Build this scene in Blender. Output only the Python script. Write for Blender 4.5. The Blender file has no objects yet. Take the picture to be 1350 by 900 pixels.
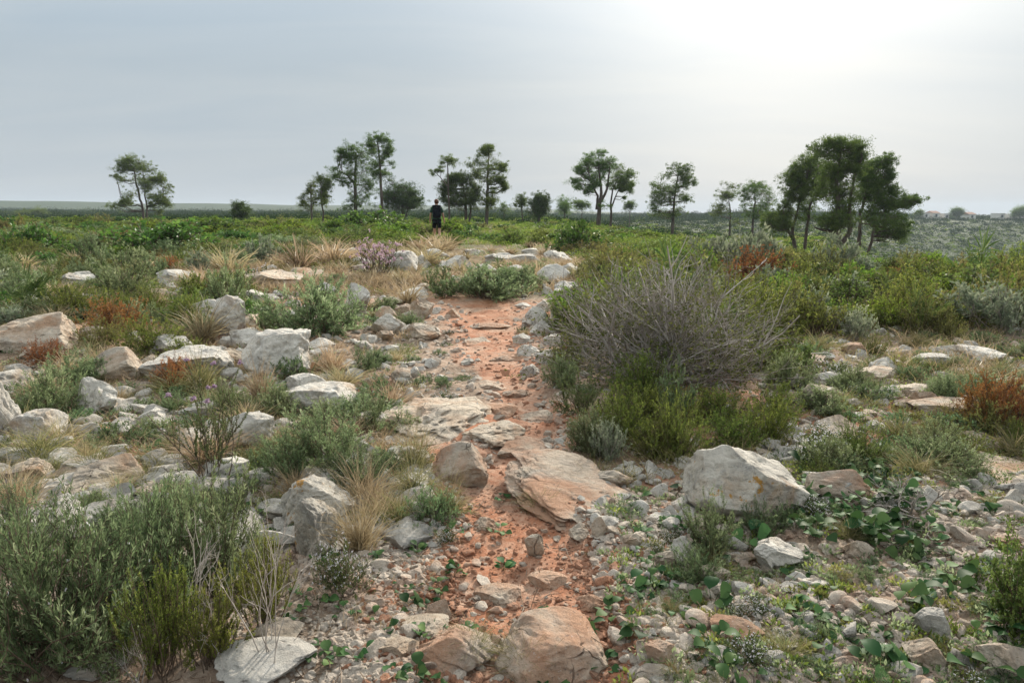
import bpy, bmesh, math, random
import numpy as np
from mathutils import Vector, Matrix

sc = bpy.context.scene
COL = sc.collection
rad = math.radians
RNG = np.random.default_rng(7)
random.seed(7)

# ------------------------------------------------------------------ noise
def _hash(ix, iy, iz, seed):
    h = (ix.astype(np.int64) * 374761393 + iy.astype(np.int64) * 668265263 + iz.astype(np.int64) * 1440662683 + seed * 974634777) & 0xFFFFFFFF
    h = ((h ^ (h >> 13)) * 1274126177) & 0xFFFFFFFF
    h = ((h ^ (h >> 16)) * 2246822519) & 0xFFFFFFFF
    return ((h ^ (h >> 15)) & 0xFFFFFF) / float(0xFFFFFF)

def vnoise(p, seed=0):
    p = np.asarray(p, float)
    i = np.floor(p).astype(np.int64)
    f = p - i
    u = f * f * f * (f * (f * 6 - 15) + 10)
    r = 0
    for dx in (0, 1):
        wx = u[..., 0] if dx else 1 - u[..., 0]
        for dy in (0, 1):
            wy = u[..., 1] if dy else 1 - u[..., 1]
            for dz in (0, 1):
                wz = u[..., 2] if dz else 1 - u[..., 2]
                r = r + wx * wy * wz * _hash(i[..., 0] + dx, i[..., 1] + dy, i[..., 2] + dz, seed)
    return r * 2 - 1

def fbm(p, seed=0, octs=4, gain=.5, lac=2.03):
    a, s, t = 1.0, 0.0, 0.0
    p = np.asarray(p, float)
    for o in range(octs):
        s = s + a * vnoise(p, seed + o * 17)
        t += a
        a *= gain
        p = p * lac + 11.3
    return s / t

def _hash2(ix, iy, seed):
    h = (ix * np.uint32(374761393) + iy * np.uint32(668265263) + np.uint32((seed * 974634777) & 0xFFFFFFFF))
    h = (h ^ (h >> np.uint32(13))) * np.uint32(1274126177)
    h = (h ^ (h >> np.uint32(16))) * np.uint32(2246822519)
    return ((h ^ (h >> np.uint32(15))) & np.uint32(0xFFFFFF)).astype(np.float64) / float(0xFFFFFF)

def n2(x, y, sc_, seed=0, octs=3):
    x = np.atleast_1d(np.asarray(x, float)) / sc_; y = np.atleast_1d(np.asarray(y, float)) / sc_
    shp = np.broadcast(x, y).shape
    a, s, t = 1.0, 0.0, 0.0
    for o in range(octs):
        fx, fy = np.floor(x), np.floor(y)
        ix = fx.astype(np.int64).astype(np.uint32); iy = fy.astype(np.int64).astype(np.uint32)
        u = x - fx; v = y - fy; u = u * u * (3 - 2 * u); v = v * v * (3 - 2 * v)
        k = seed + o * 17; one = np.uint32(1)
        h = (_hash2(ix, iy, k) * (1 - u) + _hash2(ix + one, iy, k) * u) * (1 - v) + (_hash2(ix, iy + one, k) * (1 - u) + _hash2(ix + one, iy + one, k) * u) * v
        s = s + a * (h * 2 - 1); t += a; a *= .5
        x = x * 2.03 + 11.3; y = y * 2.03 + 7.7
    return (s / t).reshape(shp)

def sstep(a, b, x):
    t = np.clip((np.asarray(x, float) - a) / (b - a), 0, 1)
    return t * t * (3 - 2 * t)

# ------------------------------------------------------------------ camera numbers (photo pixels: 1350 x 900)
FPX, CX, CY = 900.0, 675.0, 450.0
PITCH = rad(10.6)
CAM = np.array([0, 0, 1.6])
FWD = np.array([0, math.cos(PITCH), -math.sin(PITCH)])
UP = np.array([0, math.sin(PITCH), math.cos(PITCH)])
RT = np.array([1.0, 0, 0])

# ------------------------------------------------------------------ terrain
def H0(x, y):
    x = np.asarray(x, float); y = np.asarray(y, float)
    r = np.hypot(x, y)
    ang = x / np.maximum(y, 1.0)
    z = .45 * sstep(4, 26, y) + .12 * sstep(26, 90, y)
    z = z - 2.3 * sstep(4, 26, x) * sstep(6, 34, y)
    z = z + .25 * sstep(-1.5, -7, x) * sstep(2, 9, y)
    m = sstep(.44, .68, ang) * (y > 1)
    z = z - 17 * m * sstep(30, 125, y) + 16.4 * m * sstep(215, 400, y)
    z = z - 2.5 * sstep(.16, .36, ang) * (1 - m) * sstep(85, 170, y) + 4.5 * sstep(.16, .36, ang) * (1 - m) * sstep(190, 420, y)
    ridge = .7 + .8 * n2(x, y, 170, 5, 3).reshape(np.shape(x))
    z = z + ridge * sstep(330, 620, r) * (y > 0) * sstep(.2, -.15, ang)
    z = z + (13 + 8 * n2(x, y, 260, 6, 3).reshape(np.shape(x))) * sstep(700, 1150, r) * sstep(1900, 1500, r) * (y > 0) * sstep(.35, -.1, ang)
    z = z + 1.2 * n2(x, y, 90, 9, 2).reshape(np.shape(x)) * sstep(60, 200, r)
    return z

PATH_PX = [(636, 398, 46), (648, 425, 38), (654, 460, 34), (664, 495, 34), (690, 530, 34), (700, 565, 38), (668, 610, 32),
           (650, 650, 50), (680, 700, 75), (690, 750, 100), (690, 800, 118), (705, 870, 125), (705, 960, 140), (690, 1100, 170)]

def pix_dir(px, py):
    return FWD + (px - CX) / FPX * RT - (py - CY) / FPX * UP

_T = np.concatenate([np.geomspace(.7, 1500, 2600)])
def place(px, py, Hf=None):
    """ground point seen at photo pixel (px, py); returns x, y, z, depth"""
    Hf = Hf or H0
    d = pix_dir(px, py)
    P = CAM + _T[:, None] * d
    hit = P[:, 2] - Hf(P[:, 0], P[:, 1])
    k = np.argmax(hit < 0)
    if hit[k] >= 0:
        k = len(_T) - 1
    if k > 0:
        a, b = hit[k - 1], hit[k]
        t = _T[k - 1] + (_T[k] - _T[k - 1]) * (a / (a - b) if a != b else 0)
    else:
        t = _T[0]
    q = CAM + t * d
    return float(q[0]), float(q[1]), float(Hf(q[0], q[1])), float(t)

def _march(px, py):
    """vectorised place()"""
    px = np.asarray(px, float); py = np.asarray(py, float)
    D = FWD[None] + ((px - CX) / FPX)[:, None] * RT[None] - ((py - CY) / FPX)[:, None] * UP[None]
    T = np.geomspace(.9, 400, 360)
    out = np.full(len(px), np.nan)
    done = np.zeros(len(px), bool)
    prev = np.full(len(px), 1.0); pt = T[0]
    for t in T:
        l = np.where(~done)[0]
        if not len(l): break
        P = CAM + t * D[l]
        h = P[:, 2] - H0(P[:, 0], P[:, 1])
        new = h < 0
        w = prev[l] / np.maximum(prev[l] - h, 1e-9)
        out[l[new]] = (pt + (t - pt) * w)[new]
        done[l[new]] = True
        prev[l] = h; pt = t
    P = CAM + out[:, None] * D
    return P[:, 0], P[:, 1], out

_gx = np.arange(-120, 1500, 15.0); _gy = np.concatenate([np.arange(284, 340, 1.0), np.arange(340, 1130, 5.0)])
_g = np.meshgrid(_gx, _gy); _GT = _march(_g[0].ravel(), _g[1].ravel())[2].reshape(_g[0].shape)
_GT = 1 / np.where(np.isfinite(_GT), _GT, 400.0)
def place_many(px, py):
    px = np.asarray(px, float); py = np.asarray(py, float)
    i = np.clip(np.searchsorted(_gy, py) - 1, 0, len(_gy) - 2); j = np.clip(np.searchsorted(_gx, px) - 1, 0, len(_gx) - 2)
    v = (py - _gy[i]) / (_gy[i + 1] - _gy[i]); u = (px - _gx[j]) / 15.0
    t = 1 / ((_GT[i, j] * (1 - u) + _GT[i, j + 1] * u) * (1 - v) + (_GT[i + 1, j] * (1 - u) + _GT[i + 1, j + 1] * u) * v)
    D = FWD[None] + ((px - CX) / FPX)[:, None] * RT[None] - ((py - CY) / FPX)[:, None] * UP[None]
    P = CAM + t[:, None] * D
    return P[:, 0], P[:, 1], np.where(t < 380, t, np.nan)

_pp = [place(a, b) + (w,) for a, b, w in PATH_PX]
PATH = np.array([(p[0], p[1], p[4] * p[3] / FPX) for p in _pp])
# the trail goes on over the rise to the walker and beyond
PATH = np.concatenate([np.array([(-8.5, 44, .4), (-4.6, 33, .35), (-2.8, 25.5, .3), (-1.2, 19.5, .3), (-.5, 14.5, .45)]), PATH])

def path_dist(x, y):
    """signed-ish distance / half width: <1 inside the trail"""
    x = np.asarray(x, float); y = np.asarray(y, float)
    best = np.full(x.shape, 99.0)
    for (x0, y0, w0), (x1, y1, w1) in zip(PATH[:-1], PATH[1:]):
        dx, dy = x1 - x0, y1 - y0
        t = np.clip(((x - x0) * dx + (y - y0) * dy) / (dx * dx + dy * dy), 0, 1)
        d = np.hypot(x - x0 - t * dx, y - y0 - t * dy) / (w0 + t * (w1 - w0))
        best = np.minimum(best, d)
    return best

def H(x, y):
    """the finished ground: H0 plus the small relief"""
    x = np.asarray(x, float); y = np.asarray(y, float)
    z = H0(x, y)
    r = np.hypot(x, y)
    near = sstep(60, 18, r); n2_ = n2
    def n2s(*a): return n2_(*a).reshape(np.shape(x))
    pd = path_dist(x, y) if np.size(x) < 2_000_000 else 9
    off = sstep(.7, 1.5, pd)
    z = z + near * (off * (.075 * n2s(x, y, 1.1, 21, 3) + .03 * n2s(x, y, .28, 23, 3)) + (1 - off) * .05 * (.5 - np.abs(n2s(x, y, .7, 29, 3))) + .008 * n2s(x, y, .07, 31, 2) + .012 * n2s(x, y, .16, 27, 3))
    z = z - .035 * (1 - off) * near
    return z

# ------------------------------------------------------------------ mesh building
class MB:
    def __init__(self):
        self.V = []; self.F = []; self.n = 0
    def add(self, verts, faces, tint=None, mat=0, smooth=False):
        """verts (m,3), faces (k,3|4) indices into verts"""
        verts = np.asarray(verts, float).reshape(-1, 3); faces = np.asarray(faces, np.int64)
        if len(faces) == 0: return
        k = len(faces)
        t = np.full(k, .5) if tint is None else np.broadcast_to(np.asarray(tint, float), (k,))
        self.V.append(verts)
        self.F.append((faces + self.n, t, np.full(k, mat), np.full(k, smooth)))
        self.n += len(verts)
    def quads(self, Q, tint=None, mat=0, smooth=False):
        Q = np.asarray(Q, float); m = Q.shape[1]
        self.add(Q.reshape(-1, 3), np.arange(len(Q) * m).reshape(-1, m), tint, mat, smooth)
    def tubes(self, P, R, sides=4, tint=None, mat=0, smooth=True):
        """P (n,k,3) polylines, R (n,k) radii"""
        P = np.asarray(P, float); n, k, _ = P.shape
        if n == 0: return
        T = np.gradient(P, axis=1)
        T /= np.linalg.norm(T, axis=2, keepdims=True) + 1e-9
        ref = np.where(np.abs(T[:, :1, 2:3]) > .9, np.array([1.0, 0, 0]), np.array([0, 0, 1.0]))
        ref = np.broadcast_to(ref, T.shape)
        A = np.cross(T, ref); A /= np.linalg.norm(A, axis=2, keepdims=True) + 1e-9
        B = np.cross(T, A)
        th = np.arange(sides) * 2 * math.pi / sides
        ring = (A[:, :, None] * np.cos(th)[:, None] + B[:, :, None] * np.sin(th)[:, None]) * np.asarray(R)[:, :, None, None]
        V = P[:, :, None] + ring
        idx = np.arange(n * k * sides).reshape(n, k, sides)
        a = idx[:, :-1]; b = idx[:, 1:]
        F = np.stack([a, np.roll(a, -1, 2), np.roll(b, -1, 2), b], -1).reshape(-1, 4)
        t = None
        if tint is not None:
            t = np.repeat(np.broadcast_to(np.asarray(tint, float), (n,)), (k - 1) * sides)
        self.add(V.reshape(-1, 3), F, t, mat, smooth)
    def mesh(self, name, mats):
        me = bpy.data.meshes.new(name)
        if not self.V: return me
        V = np.concatenate(self.V)
        sizes = np.concatenate([np.full(len(f), f.shape[1]) for f, *_ in self.F])
        L = np.concatenate([f.ravel() for f, *_ in self.F]).astype(np.int32)
        starts = np.concatenate([[0], np.cumsum(sizes)[:-1]]).astype(np.int32)
        me.vertices.add(len(V)); me.vertices.foreach_set('co', V.astype(np.float32).ravel())
        me.loops.add(len(L)); me.loops.foreach_set('vertex_index', L)
        me.polygons.add(len(sizes)); me.polygons.foreach_set('loop_start', starts)
        me.polygons.foreach_set('material_index', np.concatenate([m for *_, m, s in self.F]).astype(np.int32))
        me.polygons.foreach_set('use_smooth', np.concatenate([s for *_, s in self.F]))
        at = me.attributes.new('tint', 'FLOAT', 'FACE')
        at.data.foreach_set('value', np.concatenate([t for _, t, *_ in self.F]).astype(np.float32))
        for m in (mats if isinstance(mats, (list, tuple)) else [mats]): me.materials.append(m)
        me.update(calc_edges=True)
        return me

def unit(v):
    return v / (np.linalg.norm(v, axis=-1, keepdims=True) + 1e-9)

def ico(sub):
    bm = bmesh.new(); bmesh.ops.create_icosphere(bm, subdivisions=sub, radius=1)
    v = np.array([x.co[:] for x in bm.verts]); f = np.array([[q.index for q in p.verts] for p in bm.faces])
    bm.free()
    return v, f
ICO = {s: ico(s) for s in (1, 2, 3, 4, 5, 6)}

# ------------------------------------------------------------------ materials
def mat_new(name):
    m = bpy.data.materials.new(name); m.use_nodes = True
    nt = m.node_tree; nt.nodes.clear()
    return m, nt, nt.nodes, nt.links

def N(nt, typ, **kw):
    n = nt.nodes.new(typ)
    for k, v in kw.items():
        if k.startswith('in_'):
            key = k[3:]
            n.inputs[int(key) if key.isdigit() else key.replace('_', ' ')].default_value = v
        else: setattr(n, k, v)
    return n

def ramp(nt, stops, interp='LINEAR'):
    r = nt.nodes.new('ShaderNodeValToRGB'); r.color_ramp.interpolation = interp
    el = r.color_ramp.elements
    while len(el) < len(stops): el.new(.5)
    for e, (p, c) in zip(el, stops):
        e.position = p; e.color = (*c, 1) if len(c) == 3 else c
    return r

def leaf_mat(name, c0, c1, c2, trans=.35, rough=.6, spec=.14, varv=.22, huev=.02):
    m, nt, nd, L = mat_new(name)
    at = N(nt, 'ShaderNodeAttribute', attribute_name='tint')
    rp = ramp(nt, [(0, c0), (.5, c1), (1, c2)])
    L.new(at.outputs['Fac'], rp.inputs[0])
    oi = N(nt, 'ShaderNodeObjectInfo')
    hs = N(nt, 'ShaderNodeHueSaturation')
    mr = N(nt, 'ShaderNodeMapRange', in_3=1 - varv, in_4=1 + varv); L.new(oi.outputs['Random'], mr.inputs[0]); L.new(mr.outputs[0], hs.inputs['Value'])
    wn = N(nt, 'ShaderNodeTexWhiteNoise', noise_dimensions='1D'); L.new(oi.outputs['Random'], wn.inputs['W'])
    mh = N(nt, 'ShaderNodeMapRange', in_3=.5 - huev, in_4=.5 + huev); L.new(wn.outputs['Value'], mh.inputs[0]); L.new(mh.outputs[0], hs.inputs['Hue'])
    L.new(rp.outputs[0], hs.inputs['Color'])
    bs = N(nt, 'ShaderNodeBsdfPrincipled', in_Roughness=rough); bs.inputs['Specular IOR Level'].default_value = spec
    L.new(hs.outputs[0], bs.inputs['Base Color'])
    out = N(nt, 'ShaderNodeOutputMaterial')
    if trans > 0:
        tr = N(nt, 'ShaderNodeBsdfTranslucent'); L.new(hs.outputs[0], tr.inputs[0])
        mx = N(nt, 'ShaderNodeMixShader', in_0=trans)
        L.new(bs.outputs[0], mx.inputs[1]); L.new(tr.outputs[0], mx.inputs[2]); L.new(mx.outputs[0], out.inputs[0])
    else: L.new(bs.outputs[0], out.inputs[0])
    return m

def bark_mat(name, c0, c1, scale=40):
    m, nt, nd, L = mat_new(name)
    g = N(nt, 'ShaderNodeNewGeometry')
    mp = N(nt, 'ShaderNodeMapping'); mp.inputs['Scale'].default_value = (1, 1, .25); L.new(g.outputs['Position'], mp.inputs[0])
    ns = N(nt, 'ShaderNodeTexNoise', in_Scale=scale, in_Detail=4.0); L.new(mp.outputs[0], ns.inputs['Vector'])
    rp = ramp(nt, [(.3, c0), (.7, c1)]); L.new(ns.outputs['Fac'], rp.inputs[0])
    bs = N(nt, 'ShaderNodeBsdfPrincipled', in_Roughness=.85); bs.inputs['Specular IOR Level'].default_value = .2
    L.new(rp.outputs[0], bs.inputs['Base Color'])
    bp = N(nt, 'ShaderNodeBump', in_Strength=.5, in_Distance=.02); L.new(ns.outputs['Fac'], bp.inputs['Height']); L.new(bp.outputs[0], bs.inputs['Normal'])
    out = N(nt, 'ShaderNodeOutputMaterial'); L.new(bs.outputs[0], out.inputs[0])
    return m

def plain_mat(name, c, rough=.7, spec=.3, c2=None, scale=60):
    m, nt, nd, L = mat_new(name)
    bs = N(nt, 'ShaderNodeBsdfPrincipled', in_Roughness=rough); bs.inputs['Specular IOR Level'].default_value = spec
    g = N(nt, 'ShaderNodeNewGeometry'); ns = N(nt, 'ShaderNodeTexNoise', in_Scale=scale, in_Detail=3.0); L.new(g.outputs['Position'], ns.inputs['Vector'])
    rp = ramp(nt, [(.3, c), (.7, c2 or tuple(v * .8 for v in c))]); L.new(ns.outputs['Fac'], rp.inputs[0]); L.new(rp.outputs[0], bs.inputs['Base Color'])
    out = N(nt, 'ShaderNodeOutputMaterial'); L.new(bs.outputs[0], out.inputs[0])
    return m

def rock_mat(name, light, mid, dark, ochre, ochre_amt=.3, lichen=0.0, grey=.4, pits=.5):
    """weathered limestone: broad tone patches, earth staining, black lichen specks, pits; world-space so that no two rocks repeat"""
    m, nt, nd, L = mat_new(name)
    g = N(nt, 'ShaderNodeNewGeometry'); P = g.outputs['Position']
    def noise(scale, det=5, rough=.6, dist=0.0):
        n = N(nt, 'ShaderNodeTexNoise', in_Scale=scale, in_Detail=det, in_Roughness=rough, in_Distortion=dist); L.new(P, n.inputs['Vector']); return n.outputs['Fac']
    def mixc(fac, a, b):
        x = N(nt, 'ShaderNodeMix', data_type='RGBA')
        L.new(fac, x.inputs[0])
        for s, v in ((6, a), (7, b)):
            if isinstance(v, tuple): x.inputs[s].default_value = (*v, 1)
            else: L.new(v, x.inputs[s])
        return x.outputs[2]
    def thr(v, a, b, top=1.0):
        r = N(nt, 'ShaderNodeMapRange', in_1=a, in_2=b, in_3=0.0, in_4=top); L.new(v, r.inputs[0]); return r.outputs[0]
    base = ramp(nt, [(.3, dark), (.47, mid), (.66, light)]); L.new(noise(8, 9, .72), base.inputs[0])
    c = base.outputs[0]
    c = mixc(thr(noise(3.1, 5, .6, .8), .5, .66, grey), c, (.30, .29, .275))           # grey weathered patches
    c = mixc(thr(noise(2.3, 6, .65, .5), .62 - ochre_amt * .35, .8 - ochre_amt * .35, .85), c, ochre)  # earth staining
    c = mixc(thr(noise(38, 4, .7), .60, .70, .65), c, (.10, .095, .085))               # black lichen and pits
    c = mixc(thr(noise(95, 3, .6), .62, .72, .5), c, (.62, .58, .52))                  # pale chips
    if lichen:
        c = mixc(thr(noise(7, 6, .75), .70 - lichen * .1, .73 - lichen * .1, .9), c, (.50, .25, .035))
    wv = N(nt, 'ShaderNodeTexNoise', in_Scale=5.0, in_Detail=4.0); L.new(P, wv.inputs['Vector'])
    wp = N(nt, 'ShaderNodeMix', data_type='RGBA', blend_type='ADD', in_0=.22); L.new(P, wp.inputs[6]); L.new(wv.outputs['Color'], wp.inputs[7])
    ck = N(nt, 'ShaderNodeTexVoronoi', in_Scale=4.2, feature='DISTANCE_TO_EDGE'); L.new(wp.outputs[2], ck.inputs['Vector'])
    ckm = N(nt, 'ShaderNodeMapRange', in_1=.0, in_2=.018, in_3=1.0, in_4=0.0); L.new(ck.outputs['Distance'], ckm.inputs[0])
    ckg = N(nt, 'ShaderNodeMath', operation='MULTIPLY'); L.new(ckm.outputs[0], ckg.inputs[0]); L.new(thr(noise(2.6, 4), .54, .62, .75), ckg.inputs[1])
    c = mixc(ckg.outputs[0], c, (.12, .085, .06))
    tn = N(nt, 'ShaderNodeAttribute', attribute_name='tint')
    oi = N(nt, 'ShaderNodeObjectInfo')
    hs = N(nt, 'ShaderNodeHueSaturation')
    ad = N(nt, 'ShaderNodeMath', operation='ADD'); L.new(tn.outputs['Fac'], ad.inputs[0]); L.new(oi.outputs['Random'], ad.inputs[1])
    mv = N(nt, 'ShaderNodeMapRange', in_1=0.0, in_2=2.0, in_3=.72, in_4=1.28); L.new(ad.outputs[0], mv.inputs[0]); L.new(mv.outputs[0], hs.inputs['Value'])
    L.new(c, hs.inputs['Color'])
    bs = N(nt, 'ShaderNodeBsdfPrincipled', in_Roughness=.85); bs.inputs['Specular IOR Level'].default_value = .25
    L.new(hs.outputs[0], bs.inputs['Base Color'])
    v = N(nt, 'ShaderNodeTexVoronoi', in_Scale=26.0, feature='SMOOTH_F1'); L.new(P, v.inputs['Vector'])
    hgt = N(nt, 'ShaderNodeMath', operation='MULTIPLY_ADD', in_1=pits); L.new(v.outputs['Distance'], hgt.inputs[0])
    hc = N(nt, 'ShaderNodeMath', operation='MULTIPLY_ADD', in_1=-.7); L.new(ckg.outputs[0], hc.inputs[0]); L.new(noise(24, 9, .74), hc.inputs[2]); L.new(hc.outputs[0], hgt.inputs[2])
    bp = N(nt, 'ShaderNodeBump', in_Strength=1.0, in_Distance=.05); L.new(hgt.outputs[0], bp.inputs['Height']); L.new(bp.outputs[0], bs.inputs['Normal'])
    out = N(nt, 'ShaderNodeOutputMaterial'); L.new(bs.outputs[0], out.inputs[0])
    return m

M = {}
M['limestone'] = rock_mat('weathered limestone', (.82, .78, .70), (.65, .61, .535), (.36, .335, .295), (.46, .31, .18), .18, 0, .5)
M['lichen_rock'] = rock_mat('lichen limestone', (.74, .69, .60), (.57, .53, .45), (.31, .29, .26), (.46, .29, .16), .2, .9, .65)
M['ochre_rock'] = rock_mat('earth stained limestone', (.64, .55, .44), (.52, .42, .32), (.30, .23, .17), (.50, .27, .16), .6, 0, .35)
M['beige_rock'] = rock_mat('beige limestone', (.72, .63, .51), (.57, .48, .37), (.33, .27, .21), (.44, .26, .15), .4, 0, .4)
M['gravel'] = rock_mat('limestone chips', (.80, .71, .60), (.65, .555, .45), (.42, .34, .265), (.46, .25, .15), .38, 0, .25, .2)
M['gravel_red'] = rock_mat('reddish limestone chips', (.62, .45, .34), (.50, .32, .22), (.38, .21, .14), (.44, .20, .11), .8, 0, .0, .2)

M['rosemary'] = leaf_mat('rosemary leaves', (.085, .125, .055), (.22, .28, .13), (.44, .49, .29), .48)
M['rosemary_flat'] = leaf_mat('grey green herb leaves', (.075, .125, .055), (.16, .23, .105), (.29, .36, .19), .42)
M['heath'] = leaf_mat('heath needles', (.065, .105, .022), (.165, .215, .042), (.37, .41, .10), .45)
M['brush'] = leaf_mat('yellow green heath needles', (.08, .11, .02), (.20, .24, .045), (.42, .44, .12), .45)
M['heath_dark'] = leaf_mat('dark heath needles', (.045, .07, .025), (.10, .14, .048), (.19, .24, .095), .42)
M['mastic'] = leaf_mat('mastic leaves', (.038, .09, .018), (.09, .175, .032), (.19, .30, .06), .42, .5, .3)
M['bright'] = leaf_mat('bright green leaves', (.075, .135, .018), (.165, .25, .036), (.31, .40, .075), .45)
M['kermes'] = leaf_mat('olive oak leaves', (.06, .09, .025), (.145, .185, .046), (.28, .31, .095), .42, .6, .12, .3, .03)
M['olive'] = leaf_mat('olive brown needles', (.10, .11, .033), (.21, .21, .062), (.36, .34, .125), .42, .6, .12, .3, .03)
M['silver'] = leaf_mat('silver leaves', (.14, .18, .11), (.27, .31, .20), (.45, .47, .34), .35, .7, .12)
M['dead'] = leaf_mat('dry orange needles', (.16, .075, .025), (.33, .155, .05), (.48, .26, .10), .35)
M['straw'] = leaf_mat('dry grass', (.22, .16, .085), (.40, .31, .18), (.58, .48, .31), .4, .5, .3, .2)
M['tussock'] = leaf_mat('green grass', (.12, .13, .045), (.23, .22, .09), (.42, .35, .19), .4, .5, .3, .2)
M['palm'] = leaf_mat('palmetto fans', (.06, .10, .025), (.12, .18, .045), (.24, .29, .10), .3, .4, .4)
M['palm_dry'] = leaf_mat('dry palm fans', (.16, .13, .09), (.28, .23, .16), (.42, .36, .27), .3)
M['creeper'] = leaf_mat('glossy green leaves', (.022, .062, .022), (.048, .105, .034), (.11, .18, .055), .22, .6, .10, .35)
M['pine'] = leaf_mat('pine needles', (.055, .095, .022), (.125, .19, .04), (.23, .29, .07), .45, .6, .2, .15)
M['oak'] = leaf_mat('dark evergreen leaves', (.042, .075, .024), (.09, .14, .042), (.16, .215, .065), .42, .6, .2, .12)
M['scrub'] = leaf_mat('mixed scrub leaves', (.07, .12, .028), (.13, .20, .045), (.24, .30, .09), .42)
M['scrub_far'] = leaf_mat('hillside scrub leaves', (.014, .038, .010), (.032, .072, .018), (.05, .088, .022), .15, 1.0, .0)
M['pink'] = leaf_mat('pink flowers', (.42, .27, .33), (.60, .42, .48), (.78, .62, .66), .3)
M['lilac'] = leaf_mat('lilac flowers', (.36, .22, .36), (.52, .36, .52), (.70, .55, .68), .3)
M['white'] = leaf_mat('white flowers', (.55, .53, .60), (.72, .70, .76), (.82, .80, .84), .3)
M['twig'] = bark_mat('grey twigs', (.15, .125, .105), (.40, .36, .32), 30)
M['twig_grey'] = bark_mat('grey branch bark', (.26, .235, .21), (.54, .50, .46), 30)
M['twig_brown'] = bark_mat('brown twigs', (.07, .05, .035), (.17, .125, .09), 30)
M['twig_pale'] = bark_mat('bleached twigs', (.26, .23, .20), (.48, .44, .39), 30)
M['bark'] = bark_mat('pine bark', (.055, .042, .034), (.15, .12, .10), 6)
# ------------------------------------------------------------------ growing things
def grow(base, d, length, k, up, wob, rng):
    n = len(base); P = np.zeros((n, k, 3)); P[:, 0] = base; d = unit(d)
    step = np.broadcast_to(np.asarray(length, float), (n,))[:, None] / (k - 1)
    for i in range(1, k):
        P[:, i] = P[:, i - 1] + d * step
        d = unit(d + np.array([0, 0, up]) + wob * rng.normal(size=(n, 3)))
    return P

def along(P, i, t):
    """points and tangents on polylines P[i] at parameter t (0..1)"""
    k = P.shape[1]; s = np.clip(t, 0, .9999) * (k - 1); a = s.astype(int); f = (s - a)[:, None]
    p0, p1 = P[i, a], P[i, a + 1]
    return p0 + (p1 - p0) * f, unit(p1 - p0)

def perp(T, rng):
    r = rng.normal(size=T.shape); r -= (r * T).sum(-1, keepdims=True) * T
    return unit(r)

def leaf_quads(P, D, L, W, rng, droop=0.0):
    """narrow kite leaves"""
    n = len(P); D = unit(D); S = perp(D, rng)
    L = np.broadcast_to(np.asarray(L, float), (n,))[:, None]; W = np.broadcast_to(np.asarray(W, float), (n,))[:, None]
    mid = P + D * L * .45
    tip = P + D * L - np.array([0, 0, 1.0]) * L * droop
    return np.stack([P, mid + S * W * .5, tip, mid - S * W * .5], 1)

def shrub(seed, R=.4, Hh=.4, n0=40, lean=60, up0=.12, wob=.12, kids=((6, .3, 1, 35, .35, .1),), leaf=(30, .025, .004, .8, .3, .15),
          r0=.006, k=5, flat=1.0, leaf_k=1.0, base_r=.15, leaf_levels=1, lump=.28):
    """stems spreading from the base, side twigs, leaves on the outer twigs; returns stems MB, leaf arrays and twig tips"""
    rng = np.random.default_rng(seed)
    az = rng.uniform(0, 2 * math.pi, n0); tl = np.radians(lean) * np.sqrt(rng.uniform(0, 1, n0))
    d = np.stack([np.sin(tl) * np.cos(az), np.sin(tl) * np.sin(az), np.cos(tl)], 1)
    ln = 1 / np.sqrt(((d[:, :2] / R) ** 2).sum(1) + (d[:, 2] / Hh) ** 2) * rng.uniform(.72, 1.1, n0)
    # lumpy outline
    ln *= 1 + lump * vnoise(d * 2.2 + seed, seed)
    base = np.stack([R * base_r * rng.normal(size=n0), R * base_r * rng.normal(size=n0), np.full(n0, -.02)], 1)
    P = grow(base, d, ln, k, up0, wob, rng)
    levels = [P]; lens = [ln]
    for per, t0, t1, ang, lf, up in kids:
        Q = levels[-1]; n = len(Q); i = np.repeat(np.arange(n), per); t = rng.uniform(t0, t1, n * per)
        b, T = along(Q, i, t)
        a = np.radians(ang) * rng.uniform(.5, 1.3, n * per)
        dd = T * np.cos(a)[:, None] + perp(T, rng) * np.sin(a)[:, None]
        l2 = lens[-1][i] * lf * rng.uniform(.6, 1.25, n * per)
        levels.append(grow(b, dd, l2, max(3, k - 1), up, wob, rng)); lens.append(l2)
    # fit the outline to R and Hh; drop the few twigs that would stand far out of it
    allt = np.concatenate([P_[:, -1] for P_ in levels])
    fx = R / np.quantile(np.hypot(allt[:, 0], allt[:, 1]), .93); fz = Hh / np.quantile(allt[:, 2], .96)
    levels = [P_ * np.array([fx, fx, fz]) for P_ in levels]
    levels = [P_[((P_[:, -1] / [R, R, Hh]) ** 2).sum(1) < 1.45] for P_ in levels]
    st = MB()
    r = r0
    for q, P_ in enumerate(levels):
        kk = P_.shape[1]
        rr = r * np.linspace(1, .35, kk)[None] * np.ones((len(P_), 1))
        st.tubes(P_, rr, 4 if q == 0 else 3, rng.uniform(0, 1, len(P_)))
        r *= .5
    LV = MB(); m, LL, LW, out, upb, tmin = leaf
    if m > 0:
        for P_ in levels[-leaf_levels:]:
            n = len(P_); i = np.repeat(np.arange(n), m); t = rng.uniform(tmin, 1.0, n * m)
            b, T = along(P_, i, t)
            D = T * (1 - out * .6) + perp(T, rng) * out + np.array([0, 0, upb])
            s = rng.uniform(.7, 1.2, n * m)
            Q = leaf_quads(b, D, LL * s, LW * s, rng, .05)
            # young growth at the twig ends is paler; every twig has its own shade
            tw = rng.normal(0, .16, n)
            LV.quads(Q, np.clip(.22 + .38 * t * rng.uniform(.4, 1.2, n * m) + tw[i], 0, 1))
    tips = np.concatenate([P_[:, -1] for P_ in levels[-1:]])
    return st, LV, tips

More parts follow.
